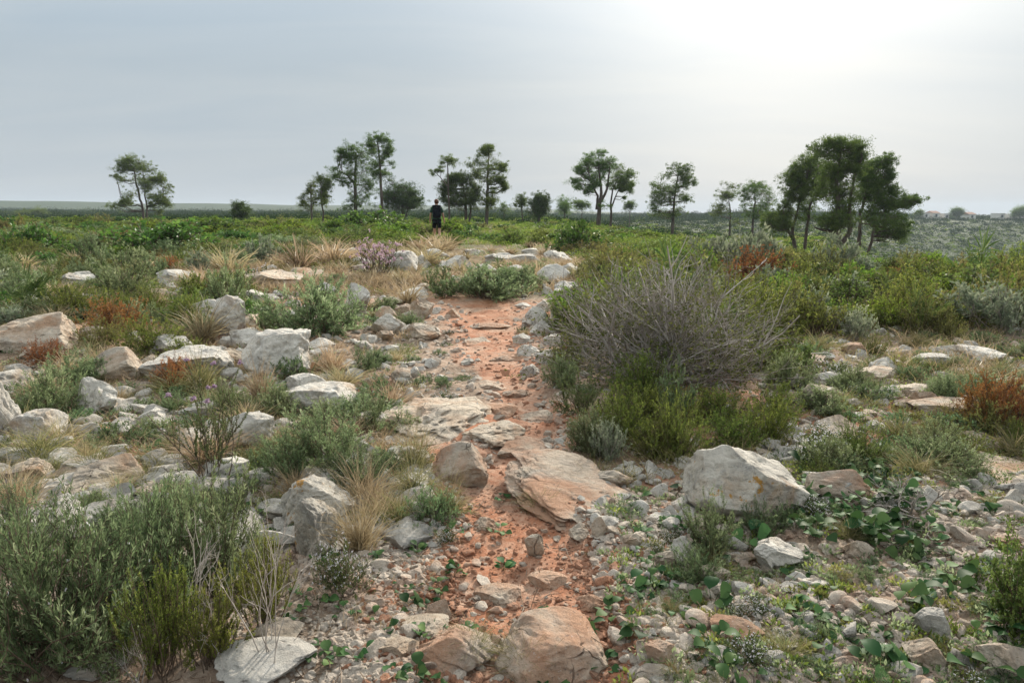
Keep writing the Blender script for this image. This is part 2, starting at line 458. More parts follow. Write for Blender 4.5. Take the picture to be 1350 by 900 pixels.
def flower_blobs(P, r, per, size, seed):
    rng = np.random.default_rng(seed); n = len(P); i = np.repeat(np.arange(n), per)
    d = unit(rng.normal(size=(n * per, 3))); d[:, 2] = np.abs(d[:, 2]) * .8 - .1
    q = P[i] + d * r * rng.uniform(.3, 1, n * per)[:, None]
    mb = MB(); mb.quads(leaf_quads(q - d * size * .5, d + .6 * rng.normal(size=d.shape), size * rng.uniform(.7, 1.3, n * per), size * .9, rng), rng.uniform(0, 1, n * per))
    return mb

def grass(seed, n=260, L=.3, R=.05, lean=50, w=.0035, curl=.22, seg=5, stems=0):
    rng = np.random.default_rng(seed)
    az = rng.uniform(0, 2 * math.pi, n); tl = np.radians(lean) * rng.uniform(0, 1, n) ** .7
    d = np.stack([np.sin(tl) * np.cos(az), np.sin(tl) * np.sin(az), np.cos(tl)], 1)
    b = np.stack([R * rng.normal(size=n) * .6, R * rng.normal(size=n) * .6, np.full(n, -.015)], 1) + d * [.02, .02, 0]
    ln = L * rng.uniform(.45, 1.1, n)
    P = np.zeros((n, seg, 3)); P[:, 0] = b
    out = np.stack([np.cos(az), np.sin(az), np.full(n, -.75)], 1)
    cur = curl * rng.uniform(.2, 1.5, n)[:, None]
    for i in range(1, seg):
        P[:, i] = P[:, i - 1] + d * (ln / (seg - 1))[:, None]
        d = unit(d + out * cur + .05 * rng.normal(size=(n, 3)))
    S = unit(np.cross(unit(P[:, -1] - P[:, 0]), rng.normal(size=(n, 3)))) * (w * rng.uniform(.7, 1.3, n))[:, None]
    taper = np.linspace(1, .15, seg)
    A = P + S[:, None] * taper[None, :, None]; B = P - S[:, None] * taper[None, :, None]
    Q = np.stack([A[:, :-1], A[:, 1:], B[:, 1:], B[:, :-1]], 2).reshape(-1, 4, 3)
    mb = MB(); mb.quads(Q, np.repeat(np.clip(rng.normal(.45, .25, n), 0, 1), seg - 1) + np.tile(np.linspace(-.1, .15, seg - 1), n))
    return mb

def palmetto(seed, nf=14, Lp=.32, Rf=.22, nb=16):
    """dwarf fan palm: leaf stalks from one base, each with a fan of pleated blades"""
    rng = np.random.default_rng(seed); st = MB(); g = MB(); dry = MB()
    for f in range(nf):
        az = rng.uniform(0, 2 * math.pi); old = f < nf * .25
        el = rng.uniform(-.1, .35) if old else rng.uniform(.45, 1.45)
        d = np.array([math.cos(az) * math.cos(el), math.sin(az) * math.cos(el), math.sin(el)])
        l = Lp * rng.uniform(.6, 1.15)
        P = grow(np.array([[0, 0, .02]]), d[None], l, 5, -.06, .03, rng)
        st.tubes(P, np.linspace(.006, .004, 5)[None], 4, .5)
        c = P[0, -1]; ax = unit(P[0, -1] - P[0, -2])
        side = unit(np.cross(ax, [0, 0, 1.0]) + .2 * rng.normal(size=3)); nor = unit(np.cross(side, ax))
        th = np.radians(np.linspace(-105, 105, nb)) + rng.normal(0, .04, nb)
        D = np.cos(th)[:, None] * ax + np.sin(th)[:, None] * side + nor * .18 * np.abs(np.sin(th))[:, None]
        L_ = Rf * rng.uniform(.75, 1.1) * (1 - .25 * np.abs(np.sin(th))) * rng.uniform(.9, 1.05, nb)
        D = unit(D); S = unit(np.cross(D, nor)) * (.0085 if not old else .005) 
        fold = nor * .004
        b = np.broadcast_to(c, (nb, 3)); m = b + D * (L_ * .6)[:, None]; tip = b + D * L_[:, None] - np.array([0, 0, .25]) * (L_ * .25)[:, None]
        mb = dry if old else g
        t = np.clip(.45 + .3 * rng.normal(size=nb), 0, 1)
        mb.quads(np.stack([b, m + S + fold, tip, m - fold], 1), t); mb.quads(np.stack([b, m - fold, tip, m - S + fold], 1), t * .85)
    return st, g, dry

def broadleaf(seed, n=8, L=.055, R=.05):
    """creeping rosette: oval folded leaves lying close to the stones"""
    rng = np.random.default_rng(seed); mb = MB()
    u = np.linspace(0, 1, 6); wprof = np.sin(np.pi * u ** .75) * .5; wprof[0] = 0.02; wprof[-1] = 0.0
    for i in range(n):
        az = rng.uniform(0, 2 * math.pi); l = L * rng.uniform(.6, 1.25); tilt = rng.uniform(-.1, .75)
        f = np.array([math.cos(az), math.sin(az), 0]); s = np.array([-math.sin(az), math.cos(az), 0])
        rr = R * rng.uniform(.1, 1.3); a2 = az + rng.normal(0, .6)
        c = np.array([math.cos(a2) * rr, math.sin(a2) * rr, rng.uniform(.012, .055)])
        z = np.sin(u * 1.5) * math.sin(tilt) - .25 * u * u
        cen = c + np.outer(u * l, f) + np.outer(z * l, [0, 0, 1.0])
        roll = rng.normal(0, .35)
        sd = s * math.cos(roll) + np.array([0, 0, 1]) * math.sin(roll)
        up = np.array([0, 0, .22]) * l
        Lf = cen + np.outer(wprof * l * .92, sd) + np.outer(wprof * .7, up); Rt = cen - np.outer(wprof * l * .92, sd) + np.outer(wprof * .7, up)
        t = float(np.clip(rng.normal(.45, .25), 0, 1))
        V = np.concatenate([Lf, cen, Rt]); k = 6
        F = []
        for j in range(k - 1):
            F += [(j, j + 1, k + j + 1, k + j), (k + j, k + j + 1, 2 * k + j + 1, 2 * k + j)]
        mb.add(V, F, t, 0, True)
        mb.tubes(np.array([[[0, 0, -.01], c * .5 + [0, 0, .012], c]]), np.full((1, 3), .0012), 3, t)
    return mb

# ------------------------------------------------------------------ rocks
def rock_mesh(name, seed, mats, sub=5, cuts=None, ncut=9, rough=.10, fine=.03, groove=.0, soft=.0, cd=(.55, .86)):
    """boulder: a ball cut by planes, broken up by ridged noise; unit size, base near z = 0"""
    rng = np.random.default_rng(seed)
    v, f = ICO[sub]; p = v.copy()
    pl = list(cuts) if cuts else []
    for _ in range(ncut):
        n = unit(rng.normal(size=3) * [1, 1, .9]); pl.append((*n, rng.uniform(*cd)))
    for a, b, c, d in pl:
        n = unit(np.array([a, b, c], float))
        ov = p @ n - d
        p = p - np.where(ov > 0, ov * (1 - soft), 0)[:, None] * n
    q = p + .25 * np.stack([vnoise(p * 1.3 + 5, seed), vnoise(p * 1.3 + 15, seed), vnoise(p * 1.3 + 25, seed)], -1)
    n = unit(p)
    rid = 1 - np.abs(fbm(q * 1.9, seed + 3, 4)) * 2
    disp = rough * (fbm(q * 1.6, seed + 1, 3) + .5 * (rid - .6)) + fine * (fbm(q * 7, seed + 2, 4, .6))
    pit = fbm(q * 5, seed + 9, 2)
    disp -= fine * 1.6 * sstep(.22, .5, pit)
    if groove:
        g = fbm(np.stack([q[:, 0] * 5, q[:, 1] * 5, q[:, 2] * .8], -1), seed + 4, 3)
        disp -= groove * sstep(.0, .35, g)
    p = p + n * disp[:, None]
    lo, hi = p.min(0), p.max(0)
    p = (p - (lo + hi) / 2) / (hi - lo)          # unit box
    p[:, 2] += .5
    mb = MB(); mb.add(p, f, .5, 0, True)
    return mb.mesh(name, mats)

def chip(seed, sub=1):
    """angular stone chip"""
    rng = np.random.default_rng(seed); v, f = ICO[sub]; p = v.copy()
    for _ in range(8):
        n = unit(rng.normal(size=3)); d = rng.uniform(.45, .8); ov = np.maximum(p @ n - d, 0); p = p - ov[:, None] * n
    p = p * (1 + .12 * vnoise(p * 1.7, seed))[:, None] if sub < 2 else p * (1 + .10 * fbm(p * 2.2, seed, 3))[:, None]
    lo, hi = p.min(0), p.max(0)
    return (p - (lo + hi) / 2) / (hi - lo), f

# ------------------------------------------------------------------ pines, from crown pads measured on the photograph
def pine(seed, zoom, base, depth, trunks, pads, r=.16, tufts=1.0, needle=.18, sub=10, fill=.34):
    """zoom = (x0, y0, scale) of the enlargement the numbers were read in; returns world x, y, trunk MB, crown MB (metres, origin at the foot)"""
    rng = np.random.default_rng(seed)
    zx, zy, s = zoom; m = depth / FPX / s                 # metres per enlarged pixel
    bx, by = zx + base[0] / s, zy + base[1] / s
    q = CAM + depth * pix_dir(bx, by)
    gz = float(H(q[0], q[1])); off = q[2] - gz            # gap between the foot seen and the ground: the trunk makes it up
    def loc(u, v): return np.array([(u - base[0]) * m, 0, (base[1] - v) * m + off])
    tr = MB(); cr = MB(); TP = []
    for j, t in enumerate(trunks):
        pts = [loc(u, v) for u, v in t]
        yj = 0.0; out = []
        if j == 0: pts[0][2] = min(pts[0][2], 0) - .2
        for i, p_ in enumerate(pts):
            yj += rng.normal(0, .12) * (i > 0); out.append(p_ + [0, yj, 0])
        if np.hypot(out[0][0], out[0][2] - off) < .6: out[0][2] = -.2
        fine = []
        for a, b in zip(out[:-1], out[1:]):
            for w in np.linspace(0, 1, 5)[:-1]: fine.append(a + (b - a) * w + rng.normal(0, .02, 3))
        fine.append(out[-1]); fine = np.array(fine)
        rr = (r if j == 0 else r * .7) * np.linspace(1, .18, len(fine)) ** .8
        tr.tubes(fine[None], rr[None], 7, .5); TP.append(fine)
    allp = np.concatenate(TP)
    A = np.array(pads, float); more = []
    for i in range(len(A)):
        dd = np.hypot(A[:, 0] - A[i, 0], (A[:, 1] - A[i, 1]) * 1.2); dd[i] = 1e9
        for j in np.argsort(dd)[:3]:
            if dd[j] < 1.5 * (A[i, 2] + A[j, 2]) and rng.uniform() < fill:
                w = rng.uniform(.35, .65); q_ = A[i] * w + A[j] * (1 - w); more.append((q_[0] + rng.normal(0, q_[2] * .2), q_[1] + rng.normal(0, q_[3] * .2), q_[2] * .7, q_[3] * .75))
    pads = list(pads) + more
    for u, v, ru, rv in pads:
        c = loc(u, v); RX, RZ = ru * m, rv * m; RY = max(RX * .9, RZ)
        c[1] = rng.normal(0, 1) * min(RX * .7, 1.0)
        # limb from the trunk, starting below the pad
        lower = allp[allp[:, 2] < c[2] - .1 * abs(c[0])]
        cand = lower if len(lower) else allp
        dd = np.linalg.norm((cand - c) * [1, 1, .6], axis=1) ; a = cand[np.argmin(dd)]
        for w in range(2):
            e = c + rng.normal(0, .3, 3) * [RX, RY, RZ]
            mid = a * .45 + e * .55 + [0, 0, -.12 * np.linalg.norm(e - a)]
            ln = np.array([[a, a * .75 + mid * .25 + [0, 0, .02], mid, mid * .4 + e * .6 + [0, 0, .02], e]])
            ln[0, 1:4] += rng.normal(0, .03, (3, 3)) * np.linalg.norm(e - a)
            lr = np.clip(.010 + .014 * np.linalg.norm(e - a), .012, r * .35)
            tr.tubes(ln, (lr * np.linspace(1, .3, 5))[None], 5, .5)
        # clumps over the pad, needles round each clump, thinner underneath
        nc = max(7, min(60, int(sub * (.9 + RX * RZ * 3.2))))
        d = unit(rng.normal(size=(nc, 3))); d[:, 2] = np.where(d[:, 2] < -.6, -d[:, 2] * .4, d[:, 2])
        RZ = max(RZ * 1.4, RX * .62); cc = c + rng.normal(size=(nc, 3)) * np.array([RX, RY, RZ]) * [.62, .62, .56]
        for k_ in range(0):
            pass
        tw = np.stack([np.broadcast_to(c, cc.shape) * .8 + cc * .2 - [0, 0, RZ * .2], (c + cc) / 2, cc], 1)
        tr.tubes(tw, np.broadcast_to(np.array([.014, .01, .006]), (nc, 3)), 3, .5)
        per = int(46 * tufts); n = nc * per; i = np.repeat(np.arange(nc), per)
        rad_ = rng.uniform(.4, 1.0, nc) ** 1.5 * .40 * np.clip(np.sqrt(RX * RZ) * 1.1, .85, 1.6) * needle / .16
        e = unit(rng.normal(size=(n, 3))) * (rng.uniform(.1, 1, n) ** .6)[:, None]
        P_ = cc[i] + e * rad_[i][:, None] * [1.15, 1.15, .9]
        D = e * .7 + [0, 0, .45] + .6 * rng.normal(size=(n, 3))
        L_ = needle * rng.uniform(.6, 1.2, n)
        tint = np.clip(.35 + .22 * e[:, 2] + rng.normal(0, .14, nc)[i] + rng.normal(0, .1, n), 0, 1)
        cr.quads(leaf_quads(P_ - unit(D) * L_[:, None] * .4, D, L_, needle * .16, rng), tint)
    return q[0], q[1], gz, tr, cr

# ------------------------------------------------------------------ objects
THINGS = []
def link(name, me, parent=None):
    o = bpy.data.objects.new(name, me); COL.objects.link(o)
    if parent: o.parent = parent
    return o

def thing(name, parts, loc, rz=0.0, scale=(1, 1, 1), label=None, cat=None, group=None, kind=None, tilt=(0, 0)):
    """parts: one mesh, or a list of (part name, mesh). An Empty parents several parts."""
    if isinstance(parts, (list, tuple)):
        o = link(name, None); o.empty_display_size = .1
        for pn, me in parts:
            if me is not None and len(me.polygons): link(pn, me, o)
    else: o = link(name, parts)
    o.location = loc; o.rotation_euler = (tilt[0], tilt[1], rz)
    o.scale = scale if isinstance(scale, (list, tuple)) else (scale,) * 3
    if label: o['label'] = label
    if cat: o['category'] = cat
    if group: o['group'] = group
    if kind: o['kind'] = kind
    return o

# ------------------------------------------------------------------ the ground sheet
def ground():
    th = np.concatenate([np.radians(np.linspace(-180, -50, 60, endpoint=False)), np.radians(np.linspace(-50, 50, 620, endpoint=False)), np.radians(np.linspace(50, 180, 60))])
    r = np.concatenate([[.02, .25, .5], np.geomspace(.75, 60, 560), np.geomspace(60.8, 900, 150)[0:], np.geomspace(930, 2700, 60)])
    X = np.outer(r, np.sin(th)); Y = np.outer(r, np.cos(th))
    Z = H(X, Y)
    V = np.stack([X, Y, Z], -1).reshape(-1, 3)
    nr, nt_ = X.shape
    idx = np.arange(nr * nt_).reshape(nr, nt_)
    F = np.stack([idx[:-1, :-1], idx[:-1, 1:], idx[1:, 1:], idx[1:, :-1]], -1).reshape(-1, 4)[:, ::-1]
    mb = MB(); mb.add(V, F, .5, 0, True)
    me = mb.mesh('ground', [ground_mat()])
    x, y = V[:, 0], V[:, 1]; rr = np.hypot(x, y)
    pd = path_dist(x, y) + .28 * n2(x, y, .5, 41, 4)
    # red earth on the trail and in the bare place beside it
    a = me.attributes.new('trail', 'FLOAT', 'POINT'); a.data.foreach_set('value', sstep(1.25, .75, pd).astype(np.float32))
    red = sstep(.1, .5, n2(x, y, 1.6, 43, 4) + .55 * sstep(2.8, 1.0, pd))
    a = me.attributes.new('earth', 'FLOAT', 'POINT'); a.data.foreach_set('value', red.astype(np.float32))
    gr = sstep(8, 20, rr + 3 * n2(x, y, 3, 45, 3)) * .75 + .25 * sstep(30, 60, rr)
    a = me.attributes.new('woods', 'FLOAT', 'POINT'); a.data.foreach_set('value', sstep(45, 75, rr).astype(np.float32))
    a = me.attributes.new('growth', 'FLOAT', 'POINT'); a.data.foreach_set('value', gr.astype(np.float32))
    o = link('ground', me); o['kind'] = 'structure'
    return o

def ground_mat():
    m, nt, nd, L = mat_new('stony red earth')
    g = N(nt, 'ShaderNodeNewGeometry'); P = g.outputs['Position']
    def noise(scale, det=5, rough=.6):
        n = N(nt, 'ShaderNodeTexNoise', in_Scale=scale, in_Detail=det, in_Roughness=rough); L.new(P, n.inputs['Vector']); return n.outputs['Fac']
    def mixc(fac, a, b):
        x = N(nt, 'ShaderNodeMix', data_type='RGBA'); L.new(fac, x.inputs[0])
        L.new(a, x.inputs[6]); L.new(b, x.inputs[7]); return x.outputs[2]
    def rp(v, stops):
        r = ramp(nt, stops); L.new(v, r.inputs[0]); return r.outputs[0]
    def att(n): return N(nt, 'ShaderNodeAttribute', attribute_name=n).outputs['Fac']
    soil = rp(noise(9, 7, .7), [(.3, (.10, .07, .05)), (.5, (.21, .155, .11)), (.68, (.36, .30, .235))])
    red = rp(noise(5, 8, .72), [(.3, (.25, .10, .052)), (.5, (.44, .195, .108)), (.7, (.60, .38, .265))])
    # small grit: each cell its own shade
    vo = N(nt, 'ShaderNodeTexVoronoi', in_Scale=55.0); L.new(P, vo.inputs['Vector'])
    sep = N(nt, 'ShaderNodeSeparateColor'); L.new(vo.outputs['Color'], sep.inputs[0])
    grit = rp(sep.outputs[0], [(0, (.34, .24, .17)), (.5, (.50, .41, .32)), (1, (.64, .56, .47))])
    gm = N(nt, 'ShaderNodeMapRange', in_1=.52, in_2=.60); L.new(noise(6, 6, .75), gm.inputs[0])
    gm2 = N(nt, 'ShaderNodeMath', operation='MULTIPLY', in_1=.45); L.new(gm.outputs[0], gm2.inputs[0])
    c = mixc(att('earth'), soil, red)
    c = mixc(gm2.outputs[0], c, grit)
    rt = N(nt, 'ShaderNodeMath', operation='MULTIPLY', in_1=.93); L.new(att('trail'), rt.inputs[0])
    c = mixc(rt.outputs[0], c, red)
    dust = N(nt, 'ShaderNodeMapRange', in_1=.44, in_2=.64, in_3=0.0, in_4=.8); L.new(noise(1.7, 7, .72), dust.inputs[0])
    c = mixc(dust.outputs[0], c, rp(noise(14, 5, .7), [(.35, (.36, .23, .155)), (.65, (.60, .47, .36))]))
    dk = N(nt, 'ShaderNodeMapRange', in_1=.57, in_2=.68, in_3=0.0, in_4=.7); L.new(noise(4.3, 8, .75), dk.inputs[0])
    c = mixc(dk.outputs[0], c, rp(noise(40, 3), [(.35, (.15, .075, .045)), (.65, (.27, .13, .075))]))
    fine = N(nt, 'ShaderNodeMapRange', in_1=.56, in_2=.66, in_3=0.0, in_4=.55); L.new(noise(30, 5, .8), fine.inputs[0])
    c = mixc(fine.outputs[0], c, rp(noise(60, 2), [(.35, (.50, .33, .23)), (.65, (.62, .47, .36))]))
    floor = rp(noise(2.2, 6, .7), [(.3, (.05, .06, .022)), (.5, (.10, .10, .04)), (.66, (.22, .18, .10)), (.8, (.36, .31, .22))])
    c = mixc(att('growth'), c, floor)
    c = mixc(att('woods'), c, rp(noise(.25, 6, .7), [(.35, (.02, .036, .012)), (.6, (.045, .07, .022)), (.75, (.085, .10, .04))]))
    bs = N(nt, 'ShaderNodeBsdfPrincipled', in_Roughness=.92); bs.inputs['Specular IOR Level'].default_value = .15
    L.new(c, bs.inputs['Base Color'])
    sm = N(nt, 'ShaderNodeMath', operation='MULTIPLY', in_1=-.6); L.new(vo.outputs['Distance'], sm.inputs[0])
    gm3 = N(nt, 'ShaderNodeMath', operation='MULTIPLY'); L.new(sm.outputs[0], gm3.inputs[0]); L.new(gm2.outputs[0], gm3.inputs[1])
    ad = N(nt, 'ShaderNodeMath', operation='ADD'); L.new(gm3.outputs[0], ad.inputs[0]); L.new(noise(22, 9, .75), ad.inputs[1])
    bp = N(nt, 'ShaderNodeBump', in_Strength=.9, in_Distance=.03); L.new(ad.outputs[0], bp.inputs['Height']); L.new(bp.outputs[0], bs.inputs['Normal'])
    out = N(nt, 'ShaderNodeOutputMaterial'); L.new(bs.outputs[0], out.inputs[0])
    return m

# ------------------------------------------------------------------ sky, sun, camera
def sky_and_light():
    w = bpy.data.worlds.new('World'); sc.world = w; w.use_nodes = True
    nt = w.node_tree; nt.nodes.clear(); L = nt.links
    el, az = rad(25), rad(22)                       # the veiled sun stands ahead, a little to the right, above the frame
    sd = Vector((math.sin(az) * math.cos(el), math.cos(az) * math.cos(el), math.sin(el)))
    sky = N(nt, 'ShaderNodeTexSky', sky_type='NISHITA', sun_disc=False, sun_elevation=el, sun_rotation=az, air_density=1.0, dust_density=3.0)
    tc = N(nt, 'ShaderNodeTexCoord'); D = tc.outputs['Generated']
    nrm = N(nt, 'ShaderNodeVectorMath', operation='NORMALIZE'); L.new(D, nrm.inputs[0]); D = nrm.outputs[0]
    sp = N(nt, 'ShaderNodeSeparateXYZ'); L.new(D, sp.inputs[0])
    dt = N(nt, 'ShaderNodeVectorMath', operation='DOT_PRODUCT'); L.new(D, dt.inputs[0]); dt.inputs[1].default_value = sd
    # cloud veil streaks on a plane overhead
    zz = N(nt, 'ShaderNodeMath', operation='ADD', in_1=.16); L.new(sp.outputs['Z'], zz.inputs[0])
    zm = N(nt, 'ShaderNodeMath', operation='MAXIMUM', in_1=.05); L.new(zz.outputs[0], zm.inputs[0])
    u = N(nt, 'ShaderNodeMath', operation='DIVIDE'); L.new(sp.outputs['X'], u.inputs[0]); L.new(zm.outputs[0], u.inputs[1])
    v = N(nt, 'ShaderNodeMath', operation='DIVIDE'); L.new(sp.outputs['Y'], v.inputs[0]); L.new(zm.outputs[0], v.inputs[1])
    cb = N(nt, 'ShaderNodeCombineXYZ'); L.new(u.outputs[0], cb.inputs[0]); L.new(v.outputs[0], cb.inputs[1])
    mp = N(nt, 'ShaderNodeMapping'); mp.inputs['Rotation'].default_value = (0, 0, rad(-38)); mp.inputs['Scale'].default_value = (.55, 1.7, 1); L.new(cb.outputs[0], mp.inputs[0])
    n1 = N(nt, 'ShaderNodeTexNoise', in_Scale=1.1, in_Detail=8.0, in_Roughness=.55, in_Distortion=.6); L.new(mp.outputs[0], n1.inputs['Vector'])
    cl = N(nt, 'ShaderNodeMapRange', in_1=.32, in_2=.74); L.new(n1.outputs['Fac'], cl.inputs[0])
    # brightness of the veil round the sun
    gl = N(nt, 'ShaderNodeMapRange', in_1=.79, in_2=1.0); L.new(dt.outputs['Value'], gl.inputs[0])
    gp = N(nt, 'ShaderNodeMath', operation='POWER', in_1=2.5); L.new(gl.outputs[0], gp.inputs[0])
    # overcast dome: brighter overhead
    up = N(nt, 'ShaderNodeMapRange', in_1=.18, in_2=.9, in_3=0.0, in_4=1.0); L.new(sp.outputs['Z'], up.inputs[0])
    # tone: blue-grey gaps to white veil
    tone = N(nt, 'ShaderNodeMix', data_type='RGBA'); tone.inputs[6].default_value = (3.0, 3.65, 4.2, 1); tone.inputs[7].default_value = (3.9, 4.33, 4.55, 1)
    L.new(cl.outputs[0], tone.inputs[0])
    hz = N(nt, 'ShaderNodeMapRange', in_1=.22, in_2=0.0); L.new(sp.outputs['Z'], hz.inputs[0])
    t2 = N(nt, 'ShaderNodeMix', data_type='RGBA'); t2.inputs[7].default_value = (3.85, 4.15, 4.45, 1); hz2 = N(nt, 'ShaderNodeMath', operation='MULTIPLY', in_1=.7); L.new(hz.outputs[0], hz2.inputs[0]); L.new(hz2.outputs[0], t2.inputs[0]); L.new(tone.outputs[2], t2.inputs[6])
    g1 = N(nt, 'ShaderNodeMix', data_type='RGBA', blend_type='ADD'); g1.inputs[7].default_value = (2.9, 2.8, 2.6, 1); L.new(gp.outputs[0], g1.inputs[0]); L.new(t2.outputs[2], g1.inputs[6])
    u1 = N(nt, 'ShaderNodeMix', data_type='RGBA', blend_type='ADD'); u1.inputs[7].default_value = (6.0, 5.9, 5.7, 1); L.new(up.outputs[0], u1.inputs[0]); L.new(g1.outputs[2], u1.inputs[6])
    fin = N(nt, 'ShaderNodeMix', data_type='RGBA', in_0=.95); L.new(sky.outputs[0], fin.inputs[6]); L.new(u1.outputs[2], fin.inputs[7])
    bg = N(nt, 'ShaderNodeBackground', in_Strength=.1); L.new(fin.outputs[2], bg.inputs[0])
    out = N(nt, 'ShaderNodeOutputWorld'); L.new(bg.outputs[0], out.inputs[0])
    s = bpy.data.lights.new('sun', 'SUN'); s.energy = 5.0; s.angle = rad(3); s.color = (1, .91, .79)
    so = bpy.data.objects.new('sun', s); COL.objects.link(so)
    so.rotation_euler = (-sd).to_track_quat('-Z', 'Y').to_euler(); so.location = (0, 0, 30)
    cam = bpy.data.cameras.new('camera'); cam.lens = 24; cam.sensor_width = 36; cam.clip_end = 8000; cam.clip_start = .05
    co = bpy.data.objects.new('camera', cam); COL.objects.link(co); co.location = CAM; co.rotation_euler = (math.pi / 2 - PITCH, 0, 0)
    sc.camera = co
    sc.view_settings.view_transform = 'Standard'; sc.view_settings.look = 'None'; sc.view_settings.exposure = 0.46; sc.view_settings.gamma = 1
    sc.view_settings.use_curve_mapping = False
    sc.cycles.use_denoising = True
    sc.cycles.max_bounces = 6; sc.cycles.diffuse_bounces = 3; sc.cycles.transmission_bounces = 3; sc.cycles.volume_bounces = 0; sc.cycles.glossy_bounces = 2
# ------------------------------------------------------------------ plant kinds
def join(dst, src, mat):
    for (f, t, m, s), v in zip(src.F, src.V):
        pass
    off = dst.n
    base = 0
    for v in src.V: dst.V.append(v)
    for f, t, m, s in src.F: dst.F.append((f + off, t, np.full(len(f), mat), s))
    dst.n += src.n

LOD = {'n': (1.0, 1.0), 'm': (1.45, .48), 'f': (1.9, .36), 'd': (2.7, .24)}
SP = {
 # kind: leaf material, stem material, shrub() settings
 'rosemary': ('rosemary', 'twig_brown', dict(R=.4, Hh=.36, n0=90, lean=80, up0=.05, wob=.11, kids=((9, .25, 1, 42, .36, .16),), leaf=(30, .022, .0046, .75, .35, .0), r0=.003)),
 'sprigs': ('rosemary', 'twig_brown', dict(R=.3, Hh=.5, n0=46, lean=55, up0=.07, wob=.07, kids=((9, .15, .98, 30, .26, .14),), leaf=(30, .023, .0046, .75, .35, .0), r0=.003)),
 'herb': ('rosemary_flat', 'twig_brown', dict(R=.2, Hh=.13, n0=40, lean=78, up0=.08, wob=.1, kids=((5, .3, 1, 40, .45, .1),), leaf=(14, .018, .0045, .8, .4, .1), r0=.002)),
 'heath': ('heath', 'twig_brown', dict(R=.4, Hh=.4, n0=80, lean=88, up0=.04, wob=.13, kids=((12, .15, 1, 42, .34, .12),), leaf=(34, .014, .0044, .8, .3, .0), r0=.003)),
 'heath_dark': ('heath_dark', 'twig_brown', dict(R=.4, Hh=.4, n0=60, lean=76, up0=.06, wob=.12, kids=((10, .2, 1, 38, .32, .16),), leaf=(32, .013, .0040, .8, .3, .0), r0=.003)),
 'mastic': ('mastic', 'twig_brown', dict(R=.6, Hh=.45, n0=60, lean=82, up0=.06, wob=.12, kids=((8, .35, 1, 45, .42, .05),), leaf=(18, .034, .016, .9, .12, .15), r0=.007)),
 'bright': ('bright', 'twig_brown', dict(R=.5, Hh=.45, n0=60, lean=70, up0=.10, wob=.1, kids=((8, .35, 1, 40, .42, .1),), leaf=(22, .028, .010, .8, .25, .1), r0=.006)),
 'kermes': ('kermes', 'twig_brown', dict(R=.5, Hh=.4, n0=60, lean=76, up0=.08, wob=.15, kids=((8, .3, 1, 48, .42, .05),), leaf=(16, .022, .013, .9, .1, .15), r0=.006)),
 'kermes_up': ('kermes', 'twig_brown', dict(R=.35, Hh=.5, n0=50, lean=62, up0=.06, wob=.13, kids=((9, .2, 1, 42, .34, .08),), leaf=(24, .022, .013, .9, .15, .05), r0=.004)),
 'olive': ('olive', 'twig_brown', dict(R=.45, Hh=.42, n0=66, lean=78, up0=.06, wob=.12, kids=((10, .2, 1, 38, .34, .16),), leaf=(32, .015, .0045, .8, .3, .0), r0=.003)),
 'silver': ('silver', 'twig', dict(R=.35, Hh=.38, n0=40, lean=58, up0=.12, wob=.08, kids=((6, .3, 1, 32, .42, .16),), leaf=(20, .034, .010, .75, .3, .1), r0=.005)),
 'dead': ('dead', 'twig_brown', dict(R=.4, Hh=.32, n0=66, lean=80, up0=.05, wob=.14, kids=((10, .2, 1, 42, .36, .1),), leaf=(32, .014, .0042, .85, .2, .0), r0=.003)),
 'thyme': ('heath_dark', 'twig_brown', dict(R=.25, Hh=.2, n0=60, lean=78, up0=.10, wob=.1, kids=((6, .3, 1, 38, .4, .14),), leaf=(22, .010, .0045, .85, .3, .0), r0=.0015)),
 'pinkheath': ('heath_dark', 'twig_brown', dict(R=.45, Hh=.5, n0=46, lean=56, up0=.12, wob=.08, kids=((7, .4, 1, 28, .36, .16),), leaf=(20, .012, .0035, .8, .3, .05), r0=.005)),
 'erica': ('heath_dark', 'twig_brown', dict(R=.34, Hh=.5, n0=17, lean=44, up0=.10, wob=.09, kids=((5, .3, .95, 34, .42, .16),), leaf=(90, .011, .0034, .85, .3, .0), r0=.004)),
 'brush': ('brush', 'twig_brown', dict(R=.28, Hh=.42, n0=40, lean=56, up0=.07, wob=.09, kids=((14, .3, 1, 32, .22, .2),), leaf=(40, .011, .0042, .85, .3, .0), r0=.004)),
}
_cache = {}
